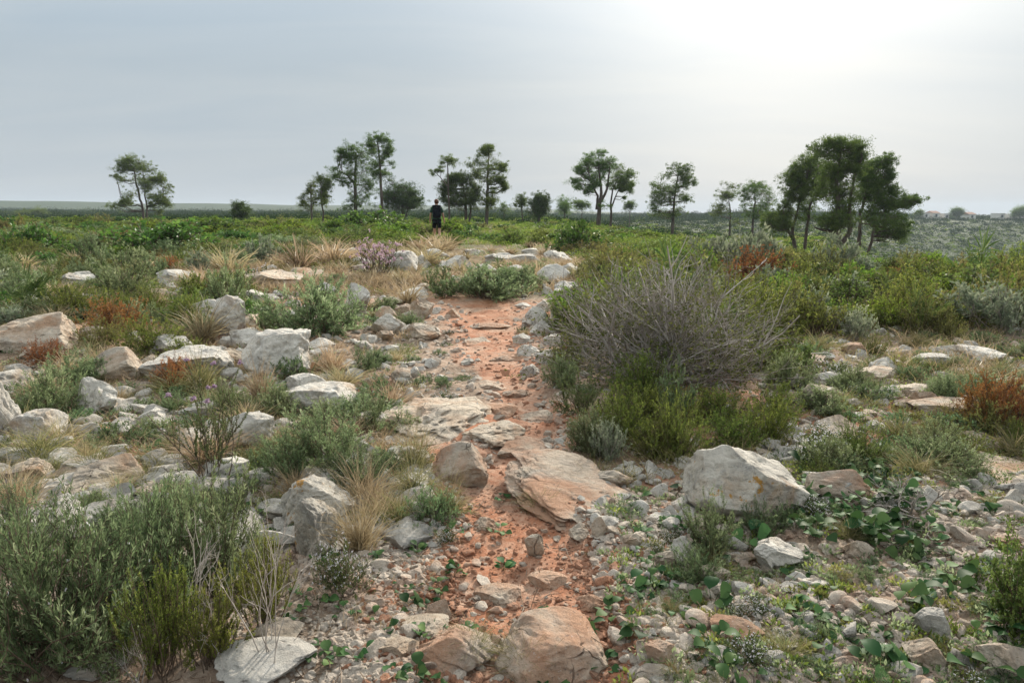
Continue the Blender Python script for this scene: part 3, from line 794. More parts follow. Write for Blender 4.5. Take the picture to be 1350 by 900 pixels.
def plant(kind, lod, var):
    key = (kind, lod, var)
    if key in _cache: return _cache[key]
    sd = 100 + var * 31 + sum(map(ord, kind))
    if kind in ('straw', 'tussock', 'mixgrass'):
        n, w = {'n': (420, .0022), 'm': (240, .0040), 'f': (120, .0085), 'd': (60, .018)}[lod]
        if kind == 'straw': g = grass(sd, n, .34, .055, 48, w, .20)
        elif kind == 'mixgrass': g = grass(sd, n, .28, .06, 62, w, .26)
        else: g = grass(sd, n, .26, .055, 66, w, .30)
        r = g.mesh('grass tuft', M['straw' if kind == 'straw' else 'tussock'])
    elif kind == 'palmetto':
        st, g, dry = palmetto(sd, 16 if lod in 'nm' else 12, .36, .26, 14 if lod in 'nm' else 9)
        if lod in 'nm': r = [('stem', st.mesh('palm stalks', M['palm'])), ('foliage', g.mesh('palm fans', M['palm'])), ('dead_foliage', dry.mesh('dry fans', M['palm_dry']))]
        else:
            join(g, st, 0); join(g, dry, 1); r = g.mesh('palmetto', [M['palm'], M['palm_dry']])
    elif kind == 'broadleaf':
        r = broadleaf(sd, 5 + var % 5).mesh('creeping plant', M['creeper'])
    else:
        lm, sm, kw = SP[kind]; kw = dict(kw); lf, nf = LOD[lod]
        kw['n0'] = max(8, int(kw['n0'] * nf ** .45)); a = kw['leaf']
        kw['leaf'] = (max(4, int(a[0] * nf ** .5)), a[1] * lf, a[2] * lf * (1.0 if lod == 'n' else 1.15), *a[3:])
        kw['kids'] = tuple((max(3, int(k[0] * nf ** .2)), *k[1:]) for k in kw['kids'])
        kw['r0'] *= {'n': 1, 'm': 1, 'f': 1.4, 'd': 2}[lod]
        st, lv, tips = shrub(sd, **kw)
        fl = None
        rg = np.random.default_rng(sd)
        if kind == 'thyme':
            up = tips[tips[:, 2] > .06]; fl = flower_blobs(up[rg.permutation(len(up))[:170]], .010, 5, .007 * lf ** .7, sd); fm = 'white'
        if kind == 'pinkheath':
            up = tips[tips[:, 2] > .18]; fl = flower_blobs(up[rg.permutation(len(up))[:int(260 * nf ** .3)]], .03, 9, .014 * lf ** .8, sd); fm = 'pink'
        if kind == 'erica':
            up = tips[np.argsort(-tips[:, 2])][:16:2]; fl = flower_blobs(up, .017, 40, .009, sd); fm = 'lilac'
        if kind == 'rosemary' and var % 2 == 1 and lod in 'nm':
            fl = flower_blobs(tips[rg.permutation(len(tips))[:60]], .006, 2, .007 * lf, sd); fm = 'white'
        if lod in 'nm':
            r = [('stem', st.mesh(kind + ' stems', M[sm])), ('foliage', lv.mesh(kind + ' foliage', M[lm]))]
            if fl: r.append(('blossom', fl.mesh(kind + ' flowers', M[fm])))
        else:
            join(lv, st, 1); ms = [M[lm], M[sm]]
            if fl: join(lv, fl, 2); ms.append(M[fm])
            r = lv.mesh(kind + ' shrub', ms)
    _cache[key] = r
    return r

# kind: object name, label phrase, category, group, natural width, natural height
INFO = {
 'rosemary': ('rosemary_shrub', 'grey green needle leaved shrub', 'shrub', 'grey green needle leaved shrubs', .8, .36),
 'sprigs': ('rosemary_shrub', 'upright grey green sprigged shrub', 'shrub', 'grey green needle leaved shrubs', .6, .5),
 'herb': ('low_herb', 'low grey green herb', 'herb', 'low herbs among the stones', .4, .13),
 'heath': ('heath_shrub', 'green needle leaved bush', 'shrub', 'green heath bushes', .8, .4),
 'heath_dark': ('heath_shrub', 'dark green needle leaved bush', 'shrub', 'green heath bushes', .8, .4),
 'mastic': ('mastic_bush', 'dark green broad leaved bush', 'bush', 'broad leaved green bushes', 1.2, .45),
 'bright': ('green_bush', 'bright green leafy bush', 'bush', 'bright green bushes', 1.0, .45),
 'kermes': ('holly_oak_bush', 'dull green rounded bush', 'bush', 'dull green rounded bushes', 1.0, .4),
 'kermes_up': ('holly_oak_bush', 'tall dull green bush', 'bush', 'dull green rounded bushes', .7, .5),
 'olive': ('olive_shrub', 'olive brown bushy shrub', 'shrub', 'olive brown shrubs', .9, .42),
 'silver': ('silver_shrub', 'silver leaved shrub', 'shrub', 'silver leaved shrubs', .7, .38),
 'dead': ('dry_shrub', 'dry orange brown shrub', 'shrub', 'dry orange brown shrubs', .8, .32),
 'thyme': ('thyme_cushion', 'thyme cushion with small white flowers', 'plant', 'flowering thyme', .5, .2),
 'pinkheath': ('flowering_heather', 'heather bush full of pink flowers', 'shrub', 'flowering heather', .9, .5),
 'erica': ('flowering_heather', 'thin heather with lilac flower heads', 'shrub', 'flowering heather', .68, .5),
 'brush': ('heath_shrub', 'yellow green brushy heath', 'shrub', 'green heath bushes', .56, .42),
 'straw': ('grass_tuft', 'blond dry grass tuft', 'grass', 'grass tufts', .45, .28),
 'mixgrass': ('grass_tuft', 'greenish grass tuft', 'grass', 'grass tufts', .45, .22),
 'tussock': ('grass_tuft', 'olive green drooping grass tuft', 'grass', 'grass tufts', .42, .2),
 'palmetto': ('dwarf_fan_palm', 'dwarf fan palm', 'palm', 'dwarf fan palms', 1.0, .6),
 'broadleaf': ('broadleaf_creeper', 'glossy dark green leaf rosette', 'plant', 'leaf rosettes between the stones', .17, .07),
}
AUTO = []        # (object, phrase, x, y) waiting for a label
TAKEN = []       # x, y, radius of what already stands

def put_plant(kind, x, y, w, h, depth, label=None, lod=None, rz=None):
    nm, ph, cat, grp, W0, H0_ = INFO[kind]
    lod = lod or ('n' if depth < 4.6 else 'm' if depth < 10 else 'f' if depth < 24 else 'd')
    nv = {'n': 2, 'm': 3, 'f': 3, 'd': 3}[lod]
    if kind == 'broadleaf': lod = 'n'; nv = 6
    me = plant(kind, lod, int(RNG.integers(nv)))
    s = w / W0; sz = h / H0_
    o = thing(nm, me, (x, y, float(H(x, y)) - .01), float(RNG.uniform(0, 6.28)) if rz is None else rz, (s, s, sz), label, cat, grp)
    if label is None: AUTO.append((o, ph, x, y))
    TAKEN.append((x, y, w * .5))
    return o

def P_(kind, cx, by, w, h, label=None, lod=None):
    """plant at a photo pixel: foot centre (cx, by), apparent width and height in photo pixels"""
    x, y, z, d = place(cx, by)
    W, Hh = w * d / FPX, h * d / FPX
    y2 = y + W * .25                                   # the foot row is its front edge
    x2 = x * (y2 / y)
    return put_plant(kind, x2, y2, W, Hh * 1.02, d, label, lod)

# ------------------------------------------------------------------ rocks
ROCKS = {}
def rock_pool(mat, i, near):
    key = (mat, i, near)
    if key not in ROCKS:
        soft = .15 if i % 3 == 0 else 0
        ROCKS[key] = rock_mesh('rock', 500 + i * 7, M[mat], 6 if near else 5, None, 12 + i % 7, .045 + .02 * (i % 4), .030, .05 if i % 2 else .0, soft, (.38, .8))
    return ROCKS[key]

def R_(cx, by, w, h, mat='limestone', label=None, i=None, rz=None, mesh=None, name=None, dr=.85, sink=.32, tilt=(0, 0), hm=None):
    x, y, z, d = place(cx, by)
    W, Hh = w * d / FPX, h * d / FPX
    D = W * dr
    # part of the height in the picture is the top seen at a slant
    slant = math.sin(math.atan2(1.6 - z, y))
    Hh = max(Hh - D * slant * .55, Hh * .5, .02) 
    if hm: Hh = hm
    y2 = y + D * .42; x2 = x * y2 / y
    i = int(RNG.integers(12)) if i is None else i
    me = mesh or rock_pool(mat, i, d < 9)
    nm = name or ('boulder' if w > 55 and d < 12 else 'rock')
    zg = float(H(x2, y2)); tot = Hh / (1 - sink)
    o = thing(nm, me, (x2, y2, zg - tot * sink), float(RNG.uniform(-.5, .5)) if rz is None else rz, (W * 1.08, D * 1.08, tot), label, 'boulder' if nm == 'boulder' else 'rock', 'limestone rocks on the hillside', None, tilt)
    if label is None:
        ph = {'limestone': 'pale grey limestone rock', 'lichen_rock': 'grey lichened rock', 'ochre_rock': 'reddish stained rock', 'beige_rock': 'beige limestone rock'}[mat]
        AUTO.append((o, ph, x2, y2))
    TAKEN.append((x2, y2, W * .5))
    return o

# hero boulders with their own outlines
big = rock_mesh('boulder', 11, M['lichen_rock'], 6, [(.62, -.15, .72, .42), (-.95, -.1, .18, .72), (-.25, -.85, .45, .62), (.4, -.9, .15, .66), (.9, .2, .1, .78), (-.3, .3, .9, .80)], 2, .07, .022, .02)
leftb = rock_mesh('boulder', 23, M['limestone'], 6, [(-.75, -.5, .35, .62), (.1, -.95, .2, .6), (.9, -.3, .2, .7), (0, 0, 1, .66), (-.3, -.2, .9, .66)], 2, .08, .022, .05)
lich1 = rock_mesh('boulder', 31, M['lichen_rock'], 6, [(-.9, -.4, .2, .6), (.3, -.9, .3, .6), (.7, 0, .7, .6)], 4, .12, .03, .04)
lich2 = rock_mesh('boulder', 37, M['lichen_rock'], 6, [(-.8, -.6, .1, .55), (.8, -.5, .3, .6), (.35, 0, .9, .62)], 3, .10, .03, .05)
slab = rock_mesh('slab', 43, M['beige_rock'], 6, [(0, 0, 1, .5), (-.2, -.8, .5, .6), (.5, -.5, .6, .6)], 4, .24, .06, .0, .25)
slabred = rock_mesh('slab', 53, M['ochre_rock'], 6, [(-.1, -.35, .93, .42), (.8, -.4, .3, .7), (-.85, -.2, .3, .7)], 4, .24, .06, .0, .2)
pitted = rock_mesh('pitted rock', 59, M['beige_rock'], 6, [(0, -.3, .9, .55)], 4, .26, .06, .0, .2)
dome = rock_mesh('boulder', 61, M['ochre_rock'], 6, [(.35, -.2, .9, .66), (-.6, -.3, .7, .72), (.1, -.9, .35, .70), (.9, -.1, .3, .75)], 2, .08, .022, .0, .2)
flat = rock_mesh('bedrock', 67, M['beige_rock'], 6, [(0, 0, 1, .35)], 3, .10, .03, .0, .3)

R_(418, 690, 100, 84, 'lichen_rock', 'upper half of the split grey boulder with orange lichen, behind the leaning block', mesh=lich1, rz=0.1, sink=.12)
R_(421, 738, 58, 92, 'lichen_rock', 'narrow leaning grey block with bright orange lichen patch on its top edge', mesh=lich2, rz=.2, sink=.12, dr=1.0)
R_(978, 688, 150, 118, 'lichen_rock', 'biggest pale boulder with peaked top, a reddish crack and yellow lichen', mesh=big, rz=0.0, sink=.1, dr=.75)
R_(368, 494, 94, 68, 'limestone', 'blocky white boulder with grooved front face under the grey green shrub', mesh=leftb, rz=0, sink=.12)
R_(255, 499, 105, 42, 'limestone', 'broad low white boulder carrying a smaller rock, beside the dry grass', i=3)
R_(228, 470, 50, 30, 'limestone', 'small white rock sitting atop the broad low white boulder', i=5, sink=.02)
R_(158, 502, 76, 48, 'beige_rock', 'rounded beige grey boulder in front of the orange dry shrub', i=0)
R_(128, 545, 52, 60, 'limestone', 'upright grey white rock beside the green shrub', i=1)
R_(20, 525, 78, 46, 'limestone', 'white boulder with flat top cut by the picture edge', i=2)
R_(4, 580, 46, 84, 'limestone', 'tall white boulder at the picture edge', i=7)
R_(54, 590, 62, 55, 'limestone', 'squarish pale boulder above the grass tussocks', i=4)
R_(22, 615, 50, 30, 'limestone', i=6)
R_(50, 466, 98, 50, 'beige_rock', 'flat topped cream ledge with dry orange plants in front', i=8)
R_(286, 428, 74, 36, 'limestone', 'pitted white rock behind the blocky white boulder', i=9)
R_(308, 446, 44, 58, 'limestone', i=10)
R_(105, 382, 44, 22, 'limestone'); R_(240, 380, 62, 24, 'limestone'); R_(214, 397, 45, 16, 'beige_rock'); R_(55, 405, 40, 16, 'limestone')
R_(360, 384, 84, 26, 'beige_rock', 'long low cream ledge beyond the grey green shrub', i=11); R_(404, 372, 60, 20, 'beige_rock'); R_(330, 400, 60, 18, 'limestone'); R_(430, 398, 40, 24, 'limestone')
R_(472, 420, 34, 48, 'limestone', 'pointed standing white rock beside the grey green shrub', i=1, dr=.7, sink=.05)
R_(510, 424, 30, 22, 'beige_rock', 'small round tan stone at the back of the stone cluster by the trail'); R_(513, 442, 44, 30, 'limestone', 'grey white stone at the front of the cluster by the trail')
R_(556, 420, 28, 28, 'beige_rock', 'egg shaped cream stone beside the blond grass, where the trail begins'); R_(534, 416, 20, 15, 'ochre_rock', 'small reddish stone wedged between two pale stones'); R_(558, 447, 46, 22, 'beige_rock'); R_(520, 402, 24, 12, 'beige_rock')
R_(597, 418, 18, 12, 'ochre_rock', 'red stone in the herb mat at the head of the trail')
R_(575, 580, 160, 92, 'beige_rock', 'long rounded beige outcrop running along the trail', mesh=slab, rz=-.35, sink=.5, dr=1.3, hm=.14)
R_(610, 640, 80, 62, 'ochre_rock', 'orange beige rock at the trail bend below the long outcrop', i=0, sink=.25)
R_(424, 545, 92, 46, 'limestone', 'low grey white outcrop with herbs in its cracks', i=4, sink=.3); R_(400, 528, 50, 36, 'limestone'); R_(492, 566, 60, 34, 'limestone')
R_(652, 590, 84, 52, 'beige_rock', 'dark pitted rock ridge crossing the trail', mesh=pitted, rz=.3, sink=.45, hm=.09, dr=1.1)
R_(748, 698, 158, 112, 'ochre_rock', 'big sloping orange and cream slab at the trail edge', mesh=slabred, rz=.45, sink=.5, dr=1.7, hm=.065, tilt=(.10, .05))
for a in ((648, 432, 56, 18), (632, 452, 40, 16), (668, 474, 56, 22), (640, 512, 64, 26), (684, 520, 44, 18), (712, 556, 64, 26), (655, 548, 50, 24), (640, 700, 44, 18), (720, 770, 50, 20), (655, 790, 60, 22), (780, 800, 44, 20)): R_(*a, 'ochre_rock', sink=.6, hm=.045, name='rock')
R_(690, 600, 70, 50, 'ochre_rock', i=3, sink=.4, hm=.07)
R_(805, 642, 60, 34, 'beige_rock', i=6)
R_(704, 729, 24, 34, 'beige_rock', 'small tooth shaped stone standing upright on the red trail', i=4, dr=.6, sink=.08)
R_(724, 884, 150, 88, 'ochre_rock', 'smooth domed tan boulder in the middle of the trail', mesh=dome, rz=.2, sink=.45, hm=.12)
R_(603, 884, 108, 58, 'ochre_rock', 'flat reddish rock beside the domed tan boulder', i=9, sink=.45, hm=.10)
R_(580, 818, 36, 32, 'ochre_rock', 'squat orange stone in the pale gravel'); R_(560, 842, 60, 26, 'beige_rock'); R_(525, 870, 50, 26, 'beige_rock')
R_(355, 912, 122, 56, 'limestone', 'smooth grey white boulder at the bottom of the picture', i=0, sink=.15)
R_(370, 866, 60, 40, 'beige_rock', 'ochre rock tucked behind the smooth grey white boulder'); R_(130, 905, 60, 22, 'limestone')
R_(1020, 752, 66, 46, 'limestone', 'knobbly grey boulder with a darker overhang, below the biggest boulder', i=5, sink=.12)
R_(903, 744, 42, 44, 'limestone', 'tall grey rock half hidden by green sprigs', i=7); R_(880, 742, 36, 28, 'beige_rock')
R_(1108, 664, 86, 42, 'ochre_rock', 'long orange topped rock lying among glossy leaves', i=8, rz=-.3, dr=.5)
R_(1131, 742, 30, 25, 'beige_rock'); R_(1103, 735, 42, 20, 'beige_rock'); R_(940, 768, 40, 24, 'beige_rock'); R_(948, 790, 34, 24, 'beige_rock')
R_(1328, 908, 70, 52, 'beige_rock', 'wedge shaped cream boulder at the lower corner', i=1); R_(1218, 893, 52, 44, 'beige_rock'); R_(1225, 852, 40, 42, 'limestone'); R_(1160, 876, 30, 24, 'limestone')
R_(970, 860, 66, 30, 'ochre_rock'); R_(868, 888, 38, 34, 'ochre_rock', 'square orange brick like stone near the bottom edge'); R_(765, 710, 30, 24, 'beige_rock'); R_(790, 712, 20, 28, 'beige_rock'); R_(800, 648, 30, 20, 'limestone'); R_(835, 722, 36, 26, 'beige_rock')
R_(1310, 668, 190, 96, 'beige_rock', 'flat pale bedrock sheet beside the orange dry bush', mesh=flat, rz=.2, sink=.5, dr=1.6, hm=.07)
R_(1260, 560, 110, 30, 'beige_rock', i=4, sink=.5)
R_(1100, 580, 60, 22, 'beige_rock'); R_(1145, 502, 62, 26, 'beige_rock'); R_(1275, 475, 70, 24, 'limestone'); R_(1168, 492, 42, 26, 'limestone'); R_(1075, 545, 44, 36, 'beige_rock'); R_(1105, 572, 60, 26, 'beige_rock'); R_(1125, 470, 30, 18, 'ochre_rock'); R_(1085, 510, 40, 22, 'limestone'); R_(1230, 480, 50, 20, 'limestone'); R_(1050, 520, 34, 24, 'limestone'); R_(1200, 520, 44, 18, 'beige_rock')
for a in ((745, 402, 42, 32), (708, 432, 30, 26), (715, 446, 32, 22), (696, 468, 26, 18), (722, 482, 32, 20), (731, 378, 44, 28), (688, 452, 24, 14), (742, 430, 34, 26), (716, 412, 24, 16), (700, 492, 28, 16), (730, 455, 26, 16)): R_(*a, 'limestone')
for a in ((530, 362, 40, 30), (660, 348, 42, 15), (692, 352, 42, 18), (603, 356, 40, 20), (735, 348, 36, 20), (752, 368, 30, 20), (640, 362, 34, 16), (575, 342, 34, 14), (680, 366, 34, 14), (700, 338, 24, 10), (620, 336, 24, 9), (555, 352, 30, 16), (480, 352, 30, 14)): R_(*a, 'limestone')
for a in ((152, 655, 92, 52), (42, 642, 52, 34), (96, 640, 44, 26), (108, 668, 40, 26), (106, 692, 32, 18), (205, 660, 50, 28), (60, 662, 36, 20), (150, 690, 40, 22), (220, 690, 34, 20)): R_(*a, 'beige_rock')
for a in ((330, 596, 66, 62), (300, 640, 60, 40), (262, 600, 50, 34), (345, 640, 40, 24), (270, 560, 46, 30), (205, 560, 44, 24), (96, 620, 40, 20)): R_(*a, 'limestone')

# ------------------------------------------------------------------ hero plants
P_('rosemary', 75, 935, 300, 235, 'biggest grey green needle leaved shrub filling the lower corner')
P_('rosemary', 215, 830, 200, 170, 'grey green needle leaved shrub behind the yellow green brushy heath')
P_('sprigs', 290, 800, 150, 190, 'upright grey green sprigs rising behind the bleached bare twigs')
P_('sprigs', 30, 760, 130, 110); P_('rosemary', 170, 735, 120, 60); P_('sprigs', 225, 720, 90, 90)
P_('brush', 215, 915, 120, 165, 'yellow green brushy heath at the bottom, left of the grey white boulder')
P_('brush', 350, 850, 90, 140, 'yellow green brushy heath beside the leaning lichen block')
P_('brush', 280, 900, 110, 130); P_('kermes_up', 1352, 862, 130, 175, 'dark leafy bush at the lower picture edge, above the wedge boulder')
P_('erica', 285, 650, 165, 165, 'thin heather with lilac flower heads standing before white rocks')
P_('pinkheath', 500, 374, 76, 58, 'heather bush full of pink flowers in the blond grass')
P_('rosemary', 412, 452, 170, 78, 'wide grey green shrub leaning over the blocky white boulder')
P_('rosemary', 75, 552, 110, 66, 'dense grey green shrub between the white boulders'); P_('sprigs', 160, 402, 95, 72, 'tall thin grey green shrub beyond the orange dry shrub')
P_('sprigs', 430, 630, 150, 95, 'feathery grey green shrub behind the split lichen boulder'); P_('sprigs', 380, 640, 90, 80); P_('rosemary', 470, 650, 110, 60); P_('herb', 480, 545, 110, 34); P_('herb', 390, 500, 80, 36); P_('herb', 500, 520, 60, 24); P_('rosemary', 480, 560, 120, 40)
P_('sprigs', 930, 735, 96, 88, 'fresh green sprigs in front of the biggest pale boulder'); P_('sprigs', 1005, 712, 70, 52); P_('sprigs', 915, 775, 80, 60); P_('herb', 1040, 700, 70, 36); P_('thyme', 1070, 690, 50, 30)
P_('rosemary', 640, 396, 130, 44, 'wide low grey green shrub closing the head of the trail'); P_('rosemary', 690, 384, 70, 34); P_('heath_dark', 585, 392, 60, 40)
P_('thyme', 452, 800, 96, 72, 'thyme cushion with white flowers below the leaning lichen block')
P_('thyme', 590, 720, 40, 20); P_('herb', 570, 700, 90, 50)
P_('heath', 890, 605, 110, 84, 'round green bush at the foot of the grey twig bush, centre'); P_('heath', 1010, 585, 88, 66, 'round green bush right of the grey twig bush foot'); P_('heath', 820, 590, 100, 70); P_('rosemary', 780, 600, 80, 60); P_('heath', 950, 560, 80, 50); P_('rosemary', 740, 520, 60, 44); P_('sprigs', 890, 560, 60, 80); P_('rosemary', 1040, 525, 80, 50); P_('silver', 800, 610, 60, 60); P_('heath', 850, 540, 120, 70); P_('heath_dark', 770, 560, 90, 60)
P_('dead', 155, 444, 108, 48, 'orange dry shrub among green sprigs above the beige boulder'); P_('heath', 200, 470, 90, 50); P_('heath', 245, 485, 70, 40); P_('olive', 140, 460, 80, 40)
P_('dead', 222, 362, 42, 22); P_('dead', 1312, 572, 108, 74, 'big orange brown dry bush above the pale bedrock sheet'); P_('dead', 985, 414, 56, 28, 'orange dry shrub behind the grey twig bush'); P_('dead', 60, 478, 70, 34); P_('dead', 235, 512, 70, 42); P_('olive', 1240, 580, 60, 40)
P_('heath', 738, 440, 56, 44, 'round olive tuft bush beside the trail head stones')
P_('straw', 268, 456, 84, 58); P_('straw', 438, 494, 52, 50); P_('straw', 345, 540, 46, 66); P_('straw', 540, 402, 44, 36); P_('straw', 475, 740, 90, 96, 'golden dry grass tuft beside the leaning lichen block'); P_('mixgrass', 525, 700, 90, 66); P_('mixgrass', 550, 622, 66, 76); P_('tussock', 590, 682, 66, 68, 'green grass tuft overhanging the red trail'); P_('tussock', 50, 618, 100, 62, 'olive grass tussock at the picture edge below the squarish boulder'); P_('tussock', 125, 632, 70, 52, 'small olive grass tussock between pale rocks'); P_('tussock', 208, 622, 76, 42)
P_('straw', 300, 366, 66, 44); P_('straw', 395, 364, 56, 50); P_('straw', 440, 350, 70, 40); P_('straw', 560, 352, 60, 32)
P_('mixgrass', 622, 872, 90, 52); P_('mixgrass', 690, 884, 96, 56, 'brown drooping grass against the domed tan boulder'); P_('mixgrass', 712, 674, 66, 36, 'dark drooping grass under the sloping orange slab'); P_('mixgrass', 1285, 522, 84, 52); P_('straw', 500, 690, 70, 60); P_('mixgrass', 545, 660, 80, 60); P_('straw', 155, 660, 60, 40); P_('mixgrass', 265, 520, 60, 60); P_('tussock', 1035, 890, 70, 50)
P_('palmetto', 30, 416, 96, 78); P_('palmetto', 72, 386, 60, 50); P_('palmetto', 12, 370, 60, 60); P_('palmetto', 660, 372, 50, 36); P_('palmetto', 700, 380, 40, 34); P_('palmetto', 200, 345, 44, 34)
P_('mastic', 215, 340, 165, 44, 'big dark green spreading bush below the lone pine'); P_('mastic', 40, 335, 80, 36); P_('mastic', 762, 334, 84, 38, 'dark green rounded bush right of the trail, beyond the grass'); P_('mastic', 490, 304, 90, 26); P_('bright', 190, 312, 80, 20)
P_('silver', 345, 352, 46, 38); P_('silver', 262, 366, 42, 34); P_('silver', 1130, 450, 48, 44, 'silver leaved shrub at the back of the stony ground'); P_('silver', 1275, 425, 60, 50); P_('silver', 1332, 446, 64, 54); P_('silver', 1110, 400, 60, 36); P_('silver', 930, 395, 60, 36); P_('silver', 1335, 410, 50, 36)
P_('olive', 1215, 446, 84, 58, 'olive brown bush at the back of the stony ground'); P_('kermes', 1065, 445, 100, 60); P_('olive', 1150, 470, 50, 34); P_('olive', 395, 362, 50, 40); P_('olive', 1250, 450, 50, 34)
P_('rosemary', 1240, 625, 130, 50, 'sprawling dark green shrub on the pale bedrock edge'); P_('sprigs', 1225, 600, 80, 60); P_('herb', 1290, 640, 90, 26); P_('heath', 1345, 590, 50, 40)

for a in ((835, 565, 120, 52), (905, 560, 120, 50), (965, 590, 100, 50), (1020, 560, 90, 44), (865, 605, 90, 50)): P_('heath', *a)
for a in ((800, 455, 150, 84), (860, 470, 130, 70), (965, 470, 120, 66)): P_('kermes', *a)
P_('bright', 830, 430, 120, 66); P_('dead', 1330, 570, 80, 64); P_('dead', 1290, 566, 70, 52); P_('olive', 1305, 578, 90, 50)
for a in ((770, 470, 70, 60), (745, 490, 60, 44), (1000, 480, 110, 60), (1045, 500, 70, 46)): P_('kermes', *a)
for a in ((570, 328, 44, 24), (588, 330, 40, 22), (556, 330, 44, 22), (577, 334, 50, 22)): P_('straw', *a)
for a in ((566, 322, 40, 14), (592, 323, 44, 15), (578, 325, 34, 13)): P_('heath', *a)
# the grey twig bush, its few leaves, and the bleached twigs at the bottom
def bare_bush(seed, R, Hh, n0, per1, per2, leafn, lean=72):
    st, lv, tips = shrub(seed, R=R, Hh=Hh, n0=n0, lean=lean, up0=.02, wob=.15, kids=((per1, .2, 1, 36, .5, .06), (per2, .2, 1, 40, .45, .06)), leaf=(leafn, .025, .013, .9, .2, .4), r0=.0065, k=6, base_r=.3, lump=.8)
    return st, lv
st, lv = bare_bush(77, .95, 1.0, 85, 8, 6, 3)
x, y, z, d = place(905, 520)
W = 410 * d / FPX
st2, _, _ = shrub(78, R=1.0, Hh=1.04, n0=46, lean=70, up0=.03, wob=.10, kids=((5, .3, .95, 34, .5, .08), (3, .3, 1, 36, .45, .05)), leaf=(0, 0, 0, 0, 0, 0), r0=.013, k=6, base_r=.3, lump=.8)
t = thing('twig_bush', [('stem', st.mesh('grey twigs', M['twig'])), ('bare_branch', st2.mesh('grey branches', M['twig_grey'])), ('foliage', lv.mesh('sparse leaves', M['kermes']))], (x, y + .5, float(H(x, y + .5))), .4, (W / 1.8, W / 2.5, 172 * d / FPX / 1.0), 'large half bare bush of grey twigs right of the trail', 'bush')
TAKEN.append((x, y + .5, W * .45)); TWIG_BUSH = (x, y + .5)
for cx, by, w, h, lab in ((360, 880, 150, 230, 'bleached bare shrub with forked pale twigs in front of green sprigs'), (265, 870, 160, 180, 'bleached bare twigs rising from the yellow green heath'), (190, 905, 110, 100, 'fallen bleached branch in the biggest grey green shrub')):
    x, y, z, d = place(cx, by); s, l_, tp = shrub(int(cx), R=.3, Hh=.5, n0=7, lean=34, up0=.03, wob=.2, kids=((4, .35, 1, 38, .5, .05), (3, .3, 1, 40, .45, .05)), leaf=(0, 0, 0, 0, 0, 0), r0=.0042, k=7)
    t = thing('bare_shrub', s.mesh('bleached twigs', M['twig_pale']), (x, y, float(H(x, y))), 1.0, (w * d / FPX / .6, w * d / FPX / .6, h * d / FPX / .5), lab, 'shrub')
# dead branch lying at the right
x, y, z, d = place(1205, 690)
s, l_, tp = shrub(909, R=.5, Hh=.25, n0=9, lean=88, up0=.0, wob=.22, kids=((4, .2, 1, 40, .5, .0), (3, .2, 1, 40, .5, 0)), leaf=(0, 0, 0, 0, 0, 0), r0=.008, k=7)
thing('dead_branch', s.mesh('dead branch', M['twig']), (x, y, float(H(x, y)) + .03), .3, (.8, .6, .7), 'tangle of dead grey twigs lying beside the glossy leaves', 'branch')

# ------------------------------------------------------------------ scatter
def clear(x, y, r, f=.6, trail=1.25):
    if trail and float(path_dist(x, y)) < trail: return False
    for tx, ty, tr in TAKEN:
        if (tx - x) ** 2 + (ty - y) ** 2 < (f * (r + tr)) ** 2: return False
    return True

def scatter(kinds, x0, x1, y0, y1, n, size, hmul=(.8, 1.2), f=.5, seed=0, skew=None, trail=1.25):
    """plants over a stretch of ground given by what it covers in the photo; size in metres"""
    rng = np.random.default_rng(seed); ks = list(kinds); pr = np.array([kinds[k] for k in ks], float); pr /= pr.sum(); c = 0
    xs = rng.uniform(x0, x1, n * 6); ys = rng.uniform(y0, y1, n * 6)
    X, Y, T = place_many(xs, ys)
    for x, y, d in zip(X, Y, T):
        if c >= n: break
        if not np.isfinite(x): continue
        if d > 80: continue
        k = ks[rng.choice(len(ks), p=pr)]; w = rng.uniform(*size); rel = INFO[k][4]
        w = w * (rel / .8 if rel < .3 else 1) 
        if k in ('straw', 'mixgrass', 'tussock'): w = min(w, .5)
        if not clear(x, y, w * .5, f, trail): continue
        h = w / INFO[k][4] * INFO[k][5] * rng.uniform(*hmul)
        if d > 16: h *= .75
        put_plant(k, float(x), float(y), float(w), float(h), float(d)); c += 1

scatter({'mastic': .3, 'bright': .4, 'heath': .1, 'palmetto': .08, 'olive': .1, 'kermes': .1, 'straw': .03}, -60, 620, 289, 312, 150, (.9, 2.8), (.45, 1.0), .33, 1)
scatter({'mastic': .3, 'bright': .2, 'heath': .15, 'palmetto': .2, 'rosemary': .1, 'olive': .12, 'straw': .05, 'dead': .02}, -60, 420, 312, 345, 80, (.8, 1.8), (.6, .95), .38, 2)
scatter({'mastic': .25, 'bright': .2, 'heath': .25, 'kermes': .2, 'palmetto': .15, 'olive': .15, 'straw': .1}, 420, 860, 294, 325, 90, (.7, 1.8), (.6, .9), .36, 3)
scatter({'bright': .4, 'heath': .2, 'kermes': .2, 'mastic': .2, 'olive': .1}, 760, 1420, 294, 345, 190, (.8, 1.8), (.5, .85), .36, 4)
scatter({'olive': .2, 'kermes': .3, 'heath': .2, 'silver': .05, 'palmetto': .14, 'bright': .16, 'dead': .02}, 770, 1420, 345, 440, 200, (.6, 1.5), (.8, 1.4), .34, 5)
scatter({'straw': .5, 'mixgrass': .25, 'rosemary': .08, 'olive': .06, 'heath_dark': .06, 'thyme': .06}, 240, 780, 322, 384, 150, (.45, .8), (.8, 1.3), .30, 6, trail=0.0)
scatter({'rosemary': .3, 'palmetto': .14, 'heath': .2, 'straw': .1, 'sprigs': .12, 'olive': .1, 'silver': .05, 'mastic': .1}, -40, 330, 338, 430, 95, (.4, .9), (.8, 1.2), .42, 7)
